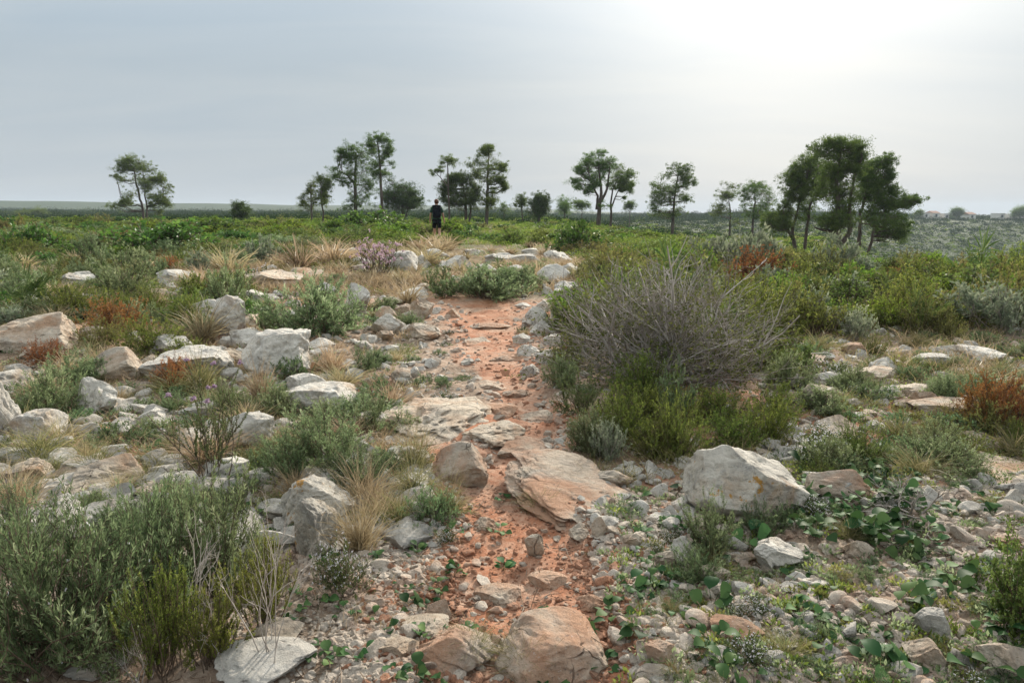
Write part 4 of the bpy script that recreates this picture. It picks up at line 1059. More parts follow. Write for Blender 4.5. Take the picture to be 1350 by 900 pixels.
scatter({'mixgrass': .25, 'straw': .2, 'herb': .3, 'rosemary': .15, 'sprigs': .1}, -30, 560, 400, 700, 140, (.2, .5), (.8, 1.2), .4, 8)
scatter({'herb': .35, 'mixgrass': .2, 'rosemary': .15, 'olive': .15, 'heath': .1, 'thyme': .1}, 1030, 1400, 430, 640, 95, (.22, .55), (.8, 1.2), .4, 9)
scatter({'herb': .6, 'thyme': .25, 'mixgrass': .15}, 800, 1400, 640, 930, 75, (.10, .24), (.8, 1.2), .4, 10)
scatter({'herb': .6, 'thyme': .2, 'straw': .3}, 560, 780, 420, 560, 16, (.15, .35), (.6, 1.0), .4, 11, trail=1.0)
scatter({'broadleaf': 1}, 840, 1360, 610, 930, 110, (.4, 1.0), (.8, 1.3), .25, 12)
scatter({'broadleaf': 1}, 1060, 1190, 590, 720, 60, (.7, 1.15), (.9, 1.6), .15, 13)
scatter({'broadleaf': 1}, 380, 640, 690, 930, 40, (.35, .65), (.8, 1.3), .25, 14, trail=.8)
scatter({'broadleaf': 1}, 560, 860, 650, 930, 20, (.4, .8), (.8, 1.2), .25, 15, trail=0)
scatter({'broadleaf': 1}, 80, 380, 500, 700, 20, (.5, 1.0), (.8, 1.2), .25, 16)
scatter({'rosemary': .3, 'olive': .2, 'heath': .3, 'kermes': .2}, 860, 1100, 430, 500, 14, (.4, .8), (.8, 1.1), .3, 17)

# rocks and stones over the open ground
def scatter_rocks(x0, x1, y0, y1, n, size, mats, seed, f=.55, trail=1.0):
    rng = np.random.default_rng(seed); c = 0
    X, Y, T = place_many(rng.uniform(x0, x1, n * 6), rng.uniform(y0, y1, n * 6))
    for x, y, d in zip(X, Y, T):
        if c >= n: break
        if not np.isfinite(x): continue
        w = size[0] * (size[1] / size[0]) ** (rng.uniform() ** 1.6)
        if not clear(x, y, w * .5, f, trail): continue
        mat = mats[rng.integers(len(mats))]; me = rock_pool(mat, int(rng.integers(12)), False)
        dd = w * rng.uniform(.6, .9); hh = w * rng.uniform(.4, .7)
        o = thing('rock', me, (x, y, float(H(x, y)) - hh * .3), float(rng.uniform(0, 6.28)), (w, dd, hh), None, 'rock', 'limestone rocks on the hillside')
        AUTO.append((o, {'limestone': 'pale grey limestone rock', 'ochre_rock': 'reddish stained rock', 'beige_rock': 'beige limestone rock'}[mat], x, y)); TAKEN.append((x, y, w * .5)); c += 1
scatter_rocks(-30, 560, 370, 560, 60, (.14, .5), ['limestone', 'limestone', 'beige_rock'], 21)
scatter_rocks(260, 780, 330, 385, 26, (.2, .6), ['limestone', 'beige_rock'], 22)
scatter_rocks(1030, 1400, 450, 640, 50, (.12, .4), ['limestone', 'beige_rock', 'beige_rock', 'ochre_rock'], 23)
scatter_rocks(-30, 560, 560, 720, 45, (.08, .25), ['limestone', 'beige_rock'], 24)

# three hundred loose stones one by one, the gravel as one mass
STONES = {m: [None] * 8 for m in ('gravel', 'gravel_red')}
def stone_mesh(mat, i):
    if STONES[mat][i] is None:
        v, f = chip(900 + i, 3); mb = MB(); mb.add(v, f, .5, 0, False); STONES[mat][i] = mb.mesh('stone', M[mat])
    return STONES[mat][i]
def scatter_stones(x0, x1, y0, y1, n, size, mat, seed, trail=0.0):
    rng = np.random.default_rng(seed); c = 0
    X, Y, T = place_many(rng.uniform(x0, x1, n * 5), rng.uniform(y0, y1, n * 5))
    for x, y, d in zip(X, Y, T):
        if c >= n: break
        w = size[0] * (size[1] / size[0]) ** (rng.uniform() ** 1.8)
        if not np.isfinite(x) or not clear(x, y, w * .5, .5, trail): continue
        hh = w * rng.uniform(.35, .65)
        o = thing('stone', stone_mesh(mat, int(rng.integers(8))), (x, y, float(H(x, y)) + hh * .22), float(rng.uniform(0, 6.28)), (w, w * rng.uniform(.55, .9), hh), None, 'stone', 'loose stones', None, (rng.normal(0, .2), rng.normal(0, .2)))
        AUTO.append((o, 'pale stone' if mat == 'gravel' else 'reddish stone', x, y)); TAKEN.append((x, y, w * .5)); c += 1
scatter_stones(800, 1380, 680, 930, 120, (.05, .14), 'gravel', 31, .9)
scatter_stones(470, 640, 700, 930, 45, (.04, .10), 'gravel', 32)
scatter_stones(600, 860, 690, 930, 50, (.035, .09), 'gravel_red', 33)
scatter_stones(1000, 1380, 520, 690, 45, (.07, .18), 'gravel', 34, 1.0)
scatter_stones(600, 760, 400, 600, 20, (.06, .15), 'gravel_red', 35)
scatter_stones(-20, 240, 590, 720, 20, (.05, .13), 'gravel', 36)
# ------------------------------------------------------------------ uncounted stuff
CH = [chip(70 + i, 2) for i in range(6)]
OCT_V = np.array([[1, 0, 0], [-1, 0, 0], [0, 1, 0], [0, -1, 0], [0, 0, 1], [0, 0, -1]], float) * .5
OCT_F = np.array([[0, 2, 4], [2, 1, 4], [1, 3, 4], [3, 0, 4], [2, 0, 5], [1, 2, 5], [3, 1, 5], [0, 3, 5]])
def gravel():
    rng = np.random.default_rng(61)
    mb = MB()
    def lay(x0, x1, y0, y1, n, s0, s1, mat, keep=None, fine=False):
        X, Y, T = place_many(rng.uniform(x0, x1, n), rng.uniform(y0, y1, n))
        ok = np.isfinite(X); X, Y, T = X[ok], Y[ok], T[ok]
        if keep is not None:
            k = rng.uniform(size=len(X)) < keep(X, Y); X, Y, T = X[k], Y[k], T[k]
        n = len(X); Z = H(X, Y)
        s = s0 * (s1 / s0) ** (rng.uniform(size=n) ** 1.35)
        S = np.stack([s, s * rng.uniform(.5, .95, n), s * rng.uniform(.3, .65, n)], 1)
        a = rng.uniform(0, 6.28, n); b = rng.normal(0, .35, n); which = rng.integers(0, 6, n)
        for w in range(6):
            i = np.where(which == w)[0]
            if not len(i): continue
            v, f = (CH[w] if not fine else (OCT_V * (1 + .35 * np.random.default_rng(w).normal(size=(6, 1))), OCT_F))
            V = v[None] * S[i][:, None]
            cb, sb = np.cos(b[i])[:, None], np.sin(b[i])[:, None]
            V = np.stack([V[..., 0] * cb + V[..., 2] * sb, V[..., 1], -V[..., 0] * sb + V[..., 2] * cb], -1)
            ca, sa = np.cos(a[i])[:, None], np.sin(a[i])[:, None]
            V = np.stack([V[..., 0] * ca - V[..., 1] * sa, V[..., 0] * sa + V[..., 1] * ca, V[..., 2]], -1)
            V = V + np.stack([X[i], Y[i], Z[i] + S[i, 2] * .15], -1)[:, None]
            F = f[None] + (np.arange(len(i)) * len(v))[:, None, None]
            mb.add(V.reshape(-1, 3), F.reshape(-1, 3), np.repeat(np.clip(rng.normal(.5, .25, len(i)), 0, 1), len(f)), mat, False)
    pdn = lambda x, y: path_dist(x, y) + .3 * n2(x, y, .45, 71, 3)
    edge = lambda x, y: .05 + .95 * sstep(.8, 1.6, pdn(x, y))
    patch = lambda x, y: (.35 + .65 * sstep(-.25, .15, n2(x, y, .9, 73, 3))) * sstep(.8, 1.15, pdn(x, y))
    lay(440, 900, 680, 960, 8000, .012, .05, 0, edge)
    lay(440, 900, 660, 960, 6000, .012, .055, 1, lambda x, y: sstep(.55, 1.0, pdn(x, y)) * sstep(2.2, 1.3, pdn(x, y)))
    lay(440, 900, 640, 960, 1600, .012, .045, 1, lambda x, y: .8 * sstep(1.3, .8, pdn(x, y)))
    lay(440, 900, 640, 960, 4500, .006, .026, 1, lambda x, y: .75 * sstep(1.6, .8, pdn(x, y)), True)
    lay(780, 1400, 640, 960, 12000, .014, .075, 0, patch)
    lay(780, 1100, 760, 960, 1500, .010, .04, 1, patch)
    lay(780, 1400, 640, 960, 3000, .006, .025, 0, patch, True)
    lay(1000, 1400, 460, 660, 6000, .025, .11, 0, lambda x, y: .3 + .7 * sstep(-.2, .2, n2(x, y, 1.3, 75, 3)))
    lay(560, 1000, 400, 700, 3000, .018, .08, 0, lambda x, y: sstep(.75, 1.1, pdn(x, y)) * .8)
    lay(560, 780, 392, 620, 1500, .015, .075, 1, lambda x, y: (.25 + .75 * sstep(0, .3, n2(x, y, .5, 79, 3))) * sstep(1.5, .9, pdn(x, y)))
    lay(560, 780, 395, 700, 1600, .010, .04, 1, lambda x, y: sstep(1.4, .8, pdn(x, y)), True)
    lay(-40, 560, 480, 760, 5000, .02, .09, 0, lambda x, y: .25 + .6 * sstep(-.1, .3, n2(x, y, 1.0, 77, 3)))
    lay(300, 560, 720, 960, 2600, .012, .055, 0, lambda x, y: np.full(x.shape, .7))
    lay(200, 780, 360, 480, 1500, .04, .14, 0, lambda x, y: sstep(.8, 1.2, pdn(x, y)) * .6)
    o = link('gravel', mb.mesh('gravel', [M['gravel'], M['gravel_red']])); o['kind'] = 'stuff'
gravel()

def rubble():
    rng = np.random.default_rng(63); mb = MB(); shp = [chip(170 + i, 3) for i in range(8)]
    def lay(x0, x1, y0, y1, n, s0, s1, mat, keep):
        X, Y, T = place_many(rng.uniform(x0, x1, n), rng.uniform(y0, y1, n))
        ok = np.isfinite(X); X, Y = X[ok], Y[ok]
        k = rng.uniform(size=len(X)) < keep(X, Y); X, Y = X[k], Y[k]; n = len(X)
        for j in range(n):
            v, f = shp[rng.integers(8)]; s = s0 * (s1 / s0) ** (rng.uniform() ** 1.5)
            p = v * [s, s * rng.uniform(.5, .95), s * rng.uniform(.35, .7)]
            R_ = np.array(Matrix.Rotation(rng.uniform(0, 6.28), 3, 'Z') @ Matrix.Rotation(rng.normal(0, .35), 3, 'X') @ Matrix.Rotation(rng.normal(0, .3), 3, 'Y'))
            mb.add(p @ R_.T + [X[j], Y[j], float(H(X[j], Y[j])) + s * .08], f, float(np.clip(rng.normal(.5, .25), 0, 1)), mat, False)
    pt = lambda sc_, sd, lo: (lambda x, y: (lo + (1 - lo) * sstep(-.15, .2, n2(x, y, sc_, sd, 3))) * sstep(1.0, 1.3, path_dist(x, y)))
    lay(-40, 560, 390, 720, 1900, .05, .26, 0, pt(1.2, 201, .3))
    lay(1000, 1400, 430, 680, 1300, .04, .22, 0, pt(1.2, 202, .2))
    lay(560, 1000, 400, 720, 700, .04, .16, 0, pt(.8, 203, .2))
    lay(780, 1400, 640, 960, 500, .03, .11, 0, pt(.8, 204, .3))
    lay(440, 660, 680, 960, 220, .025, .08, 1, pt(.8, 205, .3))
    lay(230, 800, 335, 420, 420, .10, .32, 0, pt(2.0, 206, .1))
    lay2 = lambda x, y: sstep(.35, .8, path_dist(x, y)) * sstep(1.6, 1.2, path_dist(x, y))
    lay(540, 800, 395, 640, 900, .03, .13, 1, lay2)
    o = link('rubble', mb.mesh('rubble', [M['limestone'], M['gravel']])); o['kind'] = 'stuff'
rubble()

def lay_tufts(name, mats, x0, x1, y0, y1, n, gen, keep=None, seed=0):
    """many small plants merged as one mass; gen(rng, n, X, Y, T) -> list of (quads, tint, mat)"""
    rng = np.random.default_rng(seed)
    X, Y, T = place_many(rng.uniform(x0, x1, n), rng.uniform(y0, y1, n))
    ok = np.isfinite(X); X, Y, T = X[ok], Y[ok], T[ok]
    if keep is not None:
        k = rng.uniform(size=len(X)) < keep(X, Y); X, Y, T = X[k], Y[k], T[k]
    return rng, X, Y, H(X, Y), T

def blades(mb, x0, x1, y0, y1, n, per, L, mat, keep, seed, lean=.6):
    rng, X, Y, Z, T = lay_tufts('', None, x0, x1, y0, y1, n, None, keep, seed)
    i = np.repeat(np.arange(len(X)), per); m = len(i)
    d = np.stack([rng.normal(0, lean, m), rng.normal(0, lean, m), np.ones(m)], 1); d = unit(d)
    P = np.stack([X[i], Y[i], Z[i] - .01], -1) + np.stack([rng.normal(0, 1, m), rng.normal(0, 1, m), np.zeros(m)], 1) * (L * .22)
    l = L * rng.uniform(.4, 1.15, m); w = np.maximum(T[i] / 683 * .55, .002)
    S = unit(np.cross(d, rng.normal(size=(m, 3)))) * w[:, None] * .5
    mid = P + d * (l * .55)[:, None]; tip = P + d * l[:, None] + (d * [1, 1, 0]) * (l * .35)[:, None] - np.array([0, 0, .1]) * l[:, None]
    t = np.clip(rng.normal(.5, .2, len(X))[i] + rng.normal(0, .15, m), 0, 1)
    mb.quads(np.stack([P - S, P + S, mid + S * .8, mid - S * .8], 1), t, mat); mb.quads(np.stack([mid - S * .8, mid + S * .8, tip + S * .15, tip - S * .15], 1), t, mat)

g = MB(); offtrail = lambda x, y: sstep(.95, 1.3, path_dist(x, y))
gpatch = lambda s, sc_: (lambda x, y: sstep(-.15, .25, n2(x, y, sc_, s, 3)) * sstep(.95, 1.3, path_dist(x, y)))
blades(g, 230, 800, 322, 390, 3400, 14, .30, 0, gpatch(81, 2.2), 81)
blades(g, -40, 560, 385, 600, 1500, 12, .16, 0, gpatch(82, 1.0), 82)
blades(g, -40, 560, 385, 700, 1200, 10, .14, 1, gpatch(83, 1.0), 83)
blades(g, 760, 1400, 345, 560, 1700, 10, .22, 0, gpatch(84, 1.4), 84)
blades(g, 760, 1400, 345, 640, 1500, 10, .2, 1, gpatch(85, 1.4), 85)
blades(g, 780, 1400, 600, 950, 700, 9, .07, 1, gpatch(86, .6), 86)
blades(g, 380, 640, 640, 950, 350, 9, .08, 0, gpatch(87, .6), 87)
o = link('grass', g.mesh('short grass', [M['straw'], M['tussock']])); o['kind'] = 'stuff'

def leafmass(mb, X, Y, Z, T, rng, per, R, Hh, L, mats, pr):
    """low leafy cushions: leaves through a flat dome"""
    n = len(X); i = np.repeat(np.arange(n), per); m = len(i)
    s = rng.uniform(.6, 1.4, n)
    d = unit(rng.normal(size=(m, 3))) * (rng.uniform(.15, 1, m) ** .5)[:, None]; d[:, 2] = np.abs(d[:, 2])
    P = np.stack([X, Y, Z], 1)[i] + d * np.stack([R, R, Hh], -1)[None] * s[i][:, None] if np.ndim(R) == 0 else np.stack([X, Y, Z], 1)[i] + d * np.stack([R, R, Hh], 1)[i] * s[i][:, None]
    LL = (L if np.ndim(L) == 0 else L[i]) * rng.uniform(.6, 1.3, m)
    D = d + [0, 0, .5] + .6 * rng.normal(size=(m, 3))
    mt = rng.choice(len(mats), size=n, p=pr)
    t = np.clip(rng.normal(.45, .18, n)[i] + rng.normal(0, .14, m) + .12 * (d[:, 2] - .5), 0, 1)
    Q = leaf_quads(P, D, LL, LL * .45, rng)
    for k in range(len(mats)):
        w = mt[i] == k
        if w.any(): mb.quads(Q[w], t[w], mats[k])

# fallen leaves and bits of twig
def litter():
    mb = MB(); rng, X, Y, Z, T = lay_tufts('', None, -40, 1400, 560, 960, 9000, None, lambda x, y: .25 + .75 * sstep(-.1, .3, n2(x, y, .5, 111, 3)), 111)
    n = len(X); d = unit(np.stack([rng.normal(size=n), rng.normal(size=n), rng.normal(0, .25, n)], 1)); L = rng.uniform(.008, .03, n)
    mb.quads(leaf_quads(np.stack([X, Y, Z + .006], 1), d, L, L * rng.uniform(.12, .5, n), rng), rng.uniform(0, 1, n))
    k = 500; P = grow(np.stack([X, Y, Z + .008], 1)[:k], np.stack([rng.normal(size=k), rng.normal(size=k), rng.normal(0, .1, k)], 1), rng.uniform(.04, .16, k), 5, 0, .2, rng)
    P[..., 2] = np.maximum(P[..., 2], Z[:k, None] + .004); mb.tubes(P, np.full((k, 5), .0016), 4, rng.uniform(0, 1, k))
    o = link('litter', mb.mesh('litter', M['litter'])); o['kind'] = 'stuff'
M['litter'] = leaf_mat('dead leaves', (.10, .065, .04), (.22, .15, .10), (.42, .34, .26), .1)
litter()

# low growth between the shrubs
g = MB(); gm = ['heath', 'olive', 'kermes', 'bright', 'straw', 'rosemary']
def cover(x0, x1, y0, y1, n, per, R, Hh, Lk, mats, pr, seed, keep=offtrail):
    rng, X, Y, Z, T = lay_tufts('', None, x0, x1, y0, y1, n, None, keep, seed)
    leafmass(g, X, Y, Z, T, rng, per, R, Hh, np.clip(T / 683 * Lk, .02, .3), mats, pr)
cover(770, 1420, 340, 440, 700, 130, .32, .2, 1.7, [0, 1, 2, 3, 4, 5], [.26, .30, .22, .08, .08, .06], 91)
cover(760, 1420, 296, 345, 2300, 90, .6, .22, 1.6, [0, 3, 2, 1], [.25, .45, .2, .1], 92)
cover(-60, 860, 289, 325, 1500, 90, .55, .24, 1.6, [0, 3, 2, 1], [.2, .55, .15, .1], 93)
cover(-60, 330, 325, 420, 700, 90, .28, .16, 1.7, [0, 5, 1, 4], [.3, .3, .2, .2], 94)
cover(260, 780, 320, 390, 300, 70, .22, .12, 1.7, [0, 5, 1], [.3, .4, .3], 95)
cover(-40, 560, 420, 700, 320, 60, .12, .06, 2.2, [0, 5, 1], [.3, .5, .2], 96)
cover(1030, 1400, 440, 640, 330, 60, .14, .07, 2.2, [0, 5, 1], [.35, .35, .3], 97)
cover(780, 1400, 640, 960, 330, 60, .05, .03, 2.6, [0, 5, 1], [.3, .55, .15], 98)
o = link('undergrowth', g.mesh('undergrowth', [M[k] for k in gm])); o['kind'] = 'stuff'

# scrub over the far slopes
def far_scrub():
    rng = np.random.default_rng(101); mb = MB()
    n = 16000
    ang = rng.uniform(-.85, .85, n); yy = 60 + 640 * rng.uniform(size=n) ** 1.25; xx = ang * yy
    ok = (yy > 75) | (np.abs(ang) > .4)
    xx, yy = xx[ok], yy[ok]
    zz = H(xx, yy)
    R = rng.uniform(.8, 2.6, len(xx)) * (.32 + .68 * sstep(100, 260, yy) + yy / 600)
    L = np.clip(yy / 683 * 1.1, .2, 1.0)
    leafmass(mb, xx, yy, zz - .2, yy, rng, 70, R, R * rng.uniform(.4, .75, len(xx)), L, [0, 1], [.95, .05])
    # woods on the far skyline
    n = 1000
    ang = np.concatenate([rng.uniform(-.12, .25, n // 3), rng.uniform(.18, .4, 260)]); yy = np.concatenate([rng.uniform(420, 680, n // 3), rng.uniform(330, 430, 260)]); xx = ang * yy; zz = H(xx, yy)
    R = rng.uniform(1.6, 3.4, len(xx)); L = np.clip(yy / 683 * 1.0, .4, .9)
    leafmass(mb, xx, yy, zz - .5, yy, rng, 280, R, R * rng.uniform(.8, 1.5, len(xx)), L, [0], [1.0])
    o = link('far_scrub', mb.mesh('far scrub', [M['scrub_far'], M['scrub']])); o['kind'] = 'stuff'
far_scrub()

# ------------------------------------------------------------------ trees
TREES = []
def tree(name, seed, zoom, base, depth, trunks, pads, label, group=None, leaf='pine', **kw):
    x, y, z, tr, cr = pine(seed, zoom, base, depth, trunks, pads, **kw)
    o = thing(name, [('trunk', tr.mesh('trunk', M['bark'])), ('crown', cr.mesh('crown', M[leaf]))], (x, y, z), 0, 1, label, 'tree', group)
    TREES.append((x, y)); return o
ZA, ZB, ZC, ZD, ZE, ZS = (130, 195, 9.0), (380, 170, 7.5), (560, 180, 7.5), (730, 190, 6.923), (930, 180, 4.82), (0, 0, 1.0)
tree('pine_tree', 1, ZA, (545, 800), 78, [[(530, 800), (525, 700), (490, 520), (480, 400), (470, 250), (400, 180)], [(560, 800), (580, 700), (575, 560), (590, 470), (570, 300), (550, 200)], [(525, 700), (470, 680), (420, 690), (330, 690)], [(575, 700), (650, 680), (720, 660), (790, 640)]],
     [(385, 165, 80, 40), (540, 190, 110, 40), (660, 265, 60, 40), (310, 235, 60, 40), (430, 270, 100, 55), (560, 270, 90, 55), (330, 400, 90, 26), (240, 350, 30, 14), (800, 365, 40, 40), (700, 380, 80, 45), (590, 390, 90, 45), (640, 450, 90, 28), (800, 470, 70, 32), (780, 545, 110, 36), (600, 530, 80, 26), (400, 560, 70, 35), (380, 620, 50, 30), (780, 640, 90, 30), (650, 615, 60, 22), (210, 690, 60, 18), (330, 680, 60, 18), (300, 635, 30, 10), (850, 680, 35, 22), (720, 760, 35, 34), (640, 690, 40, 18)],
     'lone pine with tiered flat branches, by itself against the sky', r=.15, fill=.3, sub=14)
tree('pine_tree', 2, ZB, (235, 835), 62, [[(230, 830), (235, 700), (240, 560)]], [(240, 545, 50, 36), (190, 630, 50, 36), (250, 620, 60, 45), (200, 710, 90, 40), (280, 700, 60, 45), (140, 730, 40, 26), (180, 800, 90, 34)], 'small bushy pine, left one of the low pair beside the tall pines', r=.1)
tree('pine_tree', 3, ZB, (350, 855), 62, [[(350, 860), (345, 700), (345, 500)]], [(335, 490, 40, 32), (375, 520, 50, 36), (430, 560, 35, 36), (350, 580, 50, 30), (380, 650, 50, 40), (350, 700, 60, 36), (370, 740, 50, 30)], 'small slim pine, right one of the low pair beside the tall pines', r=.09)
tree('pine_tree', 4, ZB, (660, 805), 64, [[(660, 805), (675, 560), (680, 400), (690, 250)], [(675, 560), (600, 470), (500, 420)]], [(590, 215, 70, 36), (570, 260, 50, 26), (700, 230, 60, 45), (760, 260, 70, 45), (520, 325, 30, 10), (630, 310, 80, 40), (620, 370, 80, 36), (740, 340, 80, 52), (500, 400, 50, 22), (540, 440, 80, 34), (460, 470, 50, 12), (510, 505, 60, 14), (660, 440, 90, 42), (780, 430, 80, 52), (690, 500, 90, 42), (600, 560, 60, 38), (800, 520, 70, 42), (630, 660, 60, 38), (760, 600, 90, 50), (640, 710, 50, 20), (560, 780, 60, 18), (760, 720, 80, 34), (690, 750, 40, 20)],
     'broad ragged pine left of the tallest slender pine', r=.19)
tree('pine_tree', 5, ZB, (935, 812), 62, [[(935, 815), (930, 560), (930, 380), (915, 200), (910, 110)]], [(905, 105, 60, 32), (850, 140, 50, 22), (940, 130, 40, 26), (1010, 140, 40, 20), (800, 180, 45, 22), (870, 210, 60, 30), (1000, 190, 40, 22), (975, 240, 45, 30), (1035, 240, 25, 13), (860, 260, 50, 26), (970, 310, 50, 26), (900, 350, 60, 34), (1040, 360, 20, 16), (860, 400, 60, 34), (960, 430, 45, 34), (900, 470, 50, 34), (880, 440, 60, 34)],
     'tallest slender pine with a pale straight trunk', r=.15)
tree('oak_tree', 6, ZB, (1130, 800), 70, [[(1130, 800), (1130, 650), (1100, 580)], [(1140, 760), (1220, 650)]], [(1040, 540, 80, 45), (1130, 590, 100, 55), (1220, 630, 90, 55), (1290, 690, 60, 55), (1180, 700, 140, 75), (1050, 680, 110, 75), (960, 640, 60, 55), (1010, 740, 110, 60), (1260, 760, 90, 40), (1130, 760, 110, 45)], 'dense dark rounded tree between the tallest pine and the walker', leaf='oak', r=.16, fill=.8)
tree('pine_tree', 7, ZC, (240, 720), 58, [[(240, 720), (238, 450), (235, 320), (230, 260)], [(225, 500), (195, 455), (150, 400), (105, 355)]], [(230, 235, 60, 22), (180, 265, 25, 22), (300, 275, 35, 26), (260, 260, 50, 20), (170, 310, 25, 8), (100, 355, 22, 10), (85, 380, 12, 12), (170, 350, 15, 8), (140, 345, 8, 7)], 'thin pine with a small flat cap and one leaning bare branch', r=.09, needle=.13)
tree('oak_tree', 8, ZC, (415, 745), 60, [[(410, 745), (400, 600), (380, 450)], [(430, 740), (470, 600), (500, 520)]], [(290, 400, 40, 16), (370, 400, 50, 26), (250, 430, 50, 26), (170, 510, 30, 22), (250, 500, 70, 45), (330, 470, 70, 45), (440, 450, 60, 36), (520, 510, 60, 36), (200, 560, 50, 36), (300, 570, 90, 52), (420, 560, 90, 52), (500, 590, 60, 45), (200, 640, 40, 36), (290, 660, 90, 45), (420, 670, 110, 55), (490, 660, 60, 36)], 'dark bushy tree behind the thin capped pine', leaf='oak', r=.15, fill=.8)
tree('pine_tree', 9, ZC, (610, 800), 60, [[(610, 800), (615, 600), (625, 450), (630, 300), (640, 150)]], [(600, 135, 40, 22), (650, 135, 60, 22), (560, 180, 55, 18), (640, 190, 70, 36), (530, 270, 60, 30), (450, 290, 35, 16), (600, 290, 70, 34), (690, 290, 60, 26), (780, 290, 55, 20), (780, 320, 45, 16), (520, 350, 55, 30), (660, 350, 80, 26), (500, 400, 40, 30), (640, 410, 80, 40), (760, 410, 40, 20), (600, 450, 70, 34), (720, 450, 60, 26), (780, 470, 25, 14), (680, 540, 30, 24), (800, 510, 20, 10), (770, 535, 20, 7), (680, 600, 40, 36), (590, 640, 40, 50), (660, 680, 60, 45)], 'tall tiered pine right of the walker', r=.16)
tree('pine_tree', 10, ZC, (965, 760), 75, [[(970, 760), (955, 640), (945, 590)]], [(950, 600, 35, 22), (930, 640, 40, 22), (980, 640, 25, 36), (890, 680, 30, 16), (960, 680, 40, 26)], 'small sparse pine beside the low round dark tree', r=.08)
tree('oak_tree', 11, ZC, (1130, 790), 72, [[(1130, 790), (1130, 650), (1120, 600)]], [(1120, 590, 60, 32), (1190, 630, 50, 45), (1060, 660, 50, 45), (1130, 660, 80, 64), (1180, 710, 60, 55), (1080, 740, 80, 55), (1160, 760, 70, 45)], 'low round dark tree between the tall tiered pine and the broad twin pine', leaf='oak', r=.14, fill=.9)
tree('pine_tree', 12, ZC, (785, 760), 110, [[(785, 760), (785, 680)]], [(780, 680, 40, 26), (790, 720, 60, 26)], 'faint distant tree showing under the tall tiered pine', r=.1, needle=.25)
tree('pine_tree', 13, ZD, (405, 705), 66, [[(405, 705), (410, 560), (425, 420), (400, 250)], [(390, 600), (395, 480), (330, 350)], [(410, 560), (480, 420), (500, 200)]], [(330, 130, 70, 28), (430, 100, 40, 18), (500, 150, 45, 22), (280, 170, 50, 32), (380, 170, 80, 36), (210, 250, 40, 26), (300, 240, 90, 45), (420, 220, 80, 45), (500, 230, 60, 36), (170, 345, 40, 15), (210, 350, 30, 15), (300, 320, 90, 45), (420, 320, 90, 52), (200, 390, 50, 12), (260, 420, 60, 19), (300, 450, 50, 22), (370, 380, 60, 36), (440, 560, 50, 26), (340, 400, 40, 26)],
     'broad crowned pine with a thick trunk, a slimmer one leaning from its side', r=.24)
tree('pine_tree', 14, ZD, (520, 685), 67, [[(520, 685), (515, 560), (525, 430), (580, 300)], [(520, 590), (560, 480), (610, 390)]], [(570, 240, 60, 36), (640, 270, 60, 30), (700, 290, 40, 22), (560, 320, 70, 45), (640, 340, 60, 40), (700, 370, 30, 13), (680, 400, 35, 16), (580, 400, 60, 30), (640, 420, 40, 20), (690, 445, 15, 10), (640, 490, 10, 7), (520, 380, 40, 30)], 'slim pine leaning out right of the broad crowned pine', r=.13)
tree('pine_tree', 15, ZD, (1080, 742), 72, [[(1080, 745), (1085, 620), (1090, 500), (1110, 300)]], [(1130, 220, 60, 22), (1060, 240, 60, 26), (1190, 250, 50, 26), (1020, 290, 60, 30), (1130, 300, 90, 40), (1210, 330, 50, 45), (1260, 370, 25, 10), (930, 390, 60, 35), (890, 380, 30, 16), (1060, 400, 80, 36), (1150, 400, 70, 36), (910, 480, 50, 45), (1000, 460, 80, 52), (1100, 470, 90, 45), (920, 540, 50, 30), (1020, 530, 80, 36), (1170, 500, 60, 26), (1210, 510, 30, 16), (910, 600, 40, 16), (1060, 620, 80, 34), (1140, 610, 50, 34), (940, 640, 50, 16), (1030, 650, 60, 26)], 'round crowned single pine standing apart, right of the broad crowned pine', r=.19)
tree('pine_tree', 16, ZD, (100, 665), 125, [[(100, 665), (100, 580)]], [(100, 530, 55, 36), (60, 580, 45, 18), (110, 580, 60, 26), (100, 620, 60, 18)], 'small hazy pine left of the broad crowned pine', r=.14, needle=.28)
tree('pine_tree', 17, ZD, (255, 665), 120, [[(255, 665), (258, 580)]], [(200, 535, 40, 18), (260, 540, 50, 22), (310, 560, 30, 16), (260, 580, 60, 18)], 'small flat hazy pine under the broad crown', r=.12, needle=.26)
tree('pine_tree', 18, ZD, (692, 660), 130, [[(692, 660), (692, 570)]], [(695, 535, 35, 20), (720, 570, 40, 22), (670, 575, 30, 22)], 'tiny hazy pine between the leaning pine and the single pine', r=.12, needle=.28)
tree('pine_tree', 19, ZE, (155, 578), 92, [[(155, 578), (155, 480), (140, 400)]], [(145, 325, 50, 18), (100, 375, 55, 22), (150, 370, 50, 22), (90, 470, 60, 24), (60, 480, 40, 22), (190, 545, 50, 22), (120, 400, 40, 13)], 'open layered pine, left of the mushroom shaped pine', r=.15, needle=.2)
tree('pine_tree', 20, ZE, (300, 598), 88, [[(300, 598), (300, 520), (310, 420), (300, 340)]], [(310, 310, 60, 24), (240, 340, 50, 22), (370, 340, 40, 26), (300, 370, 90, 26), (240, 390, 50, 22), (390, 390, 50, 26), (390, 440, 60, 26), (230, 470, 60, 24), (330, 470, 60, 26), (360, 500, 60, 30), (270, 500, 50, 22)], 'mushroom shaped pine left of the big pine clump', r=.18, needle=.2)
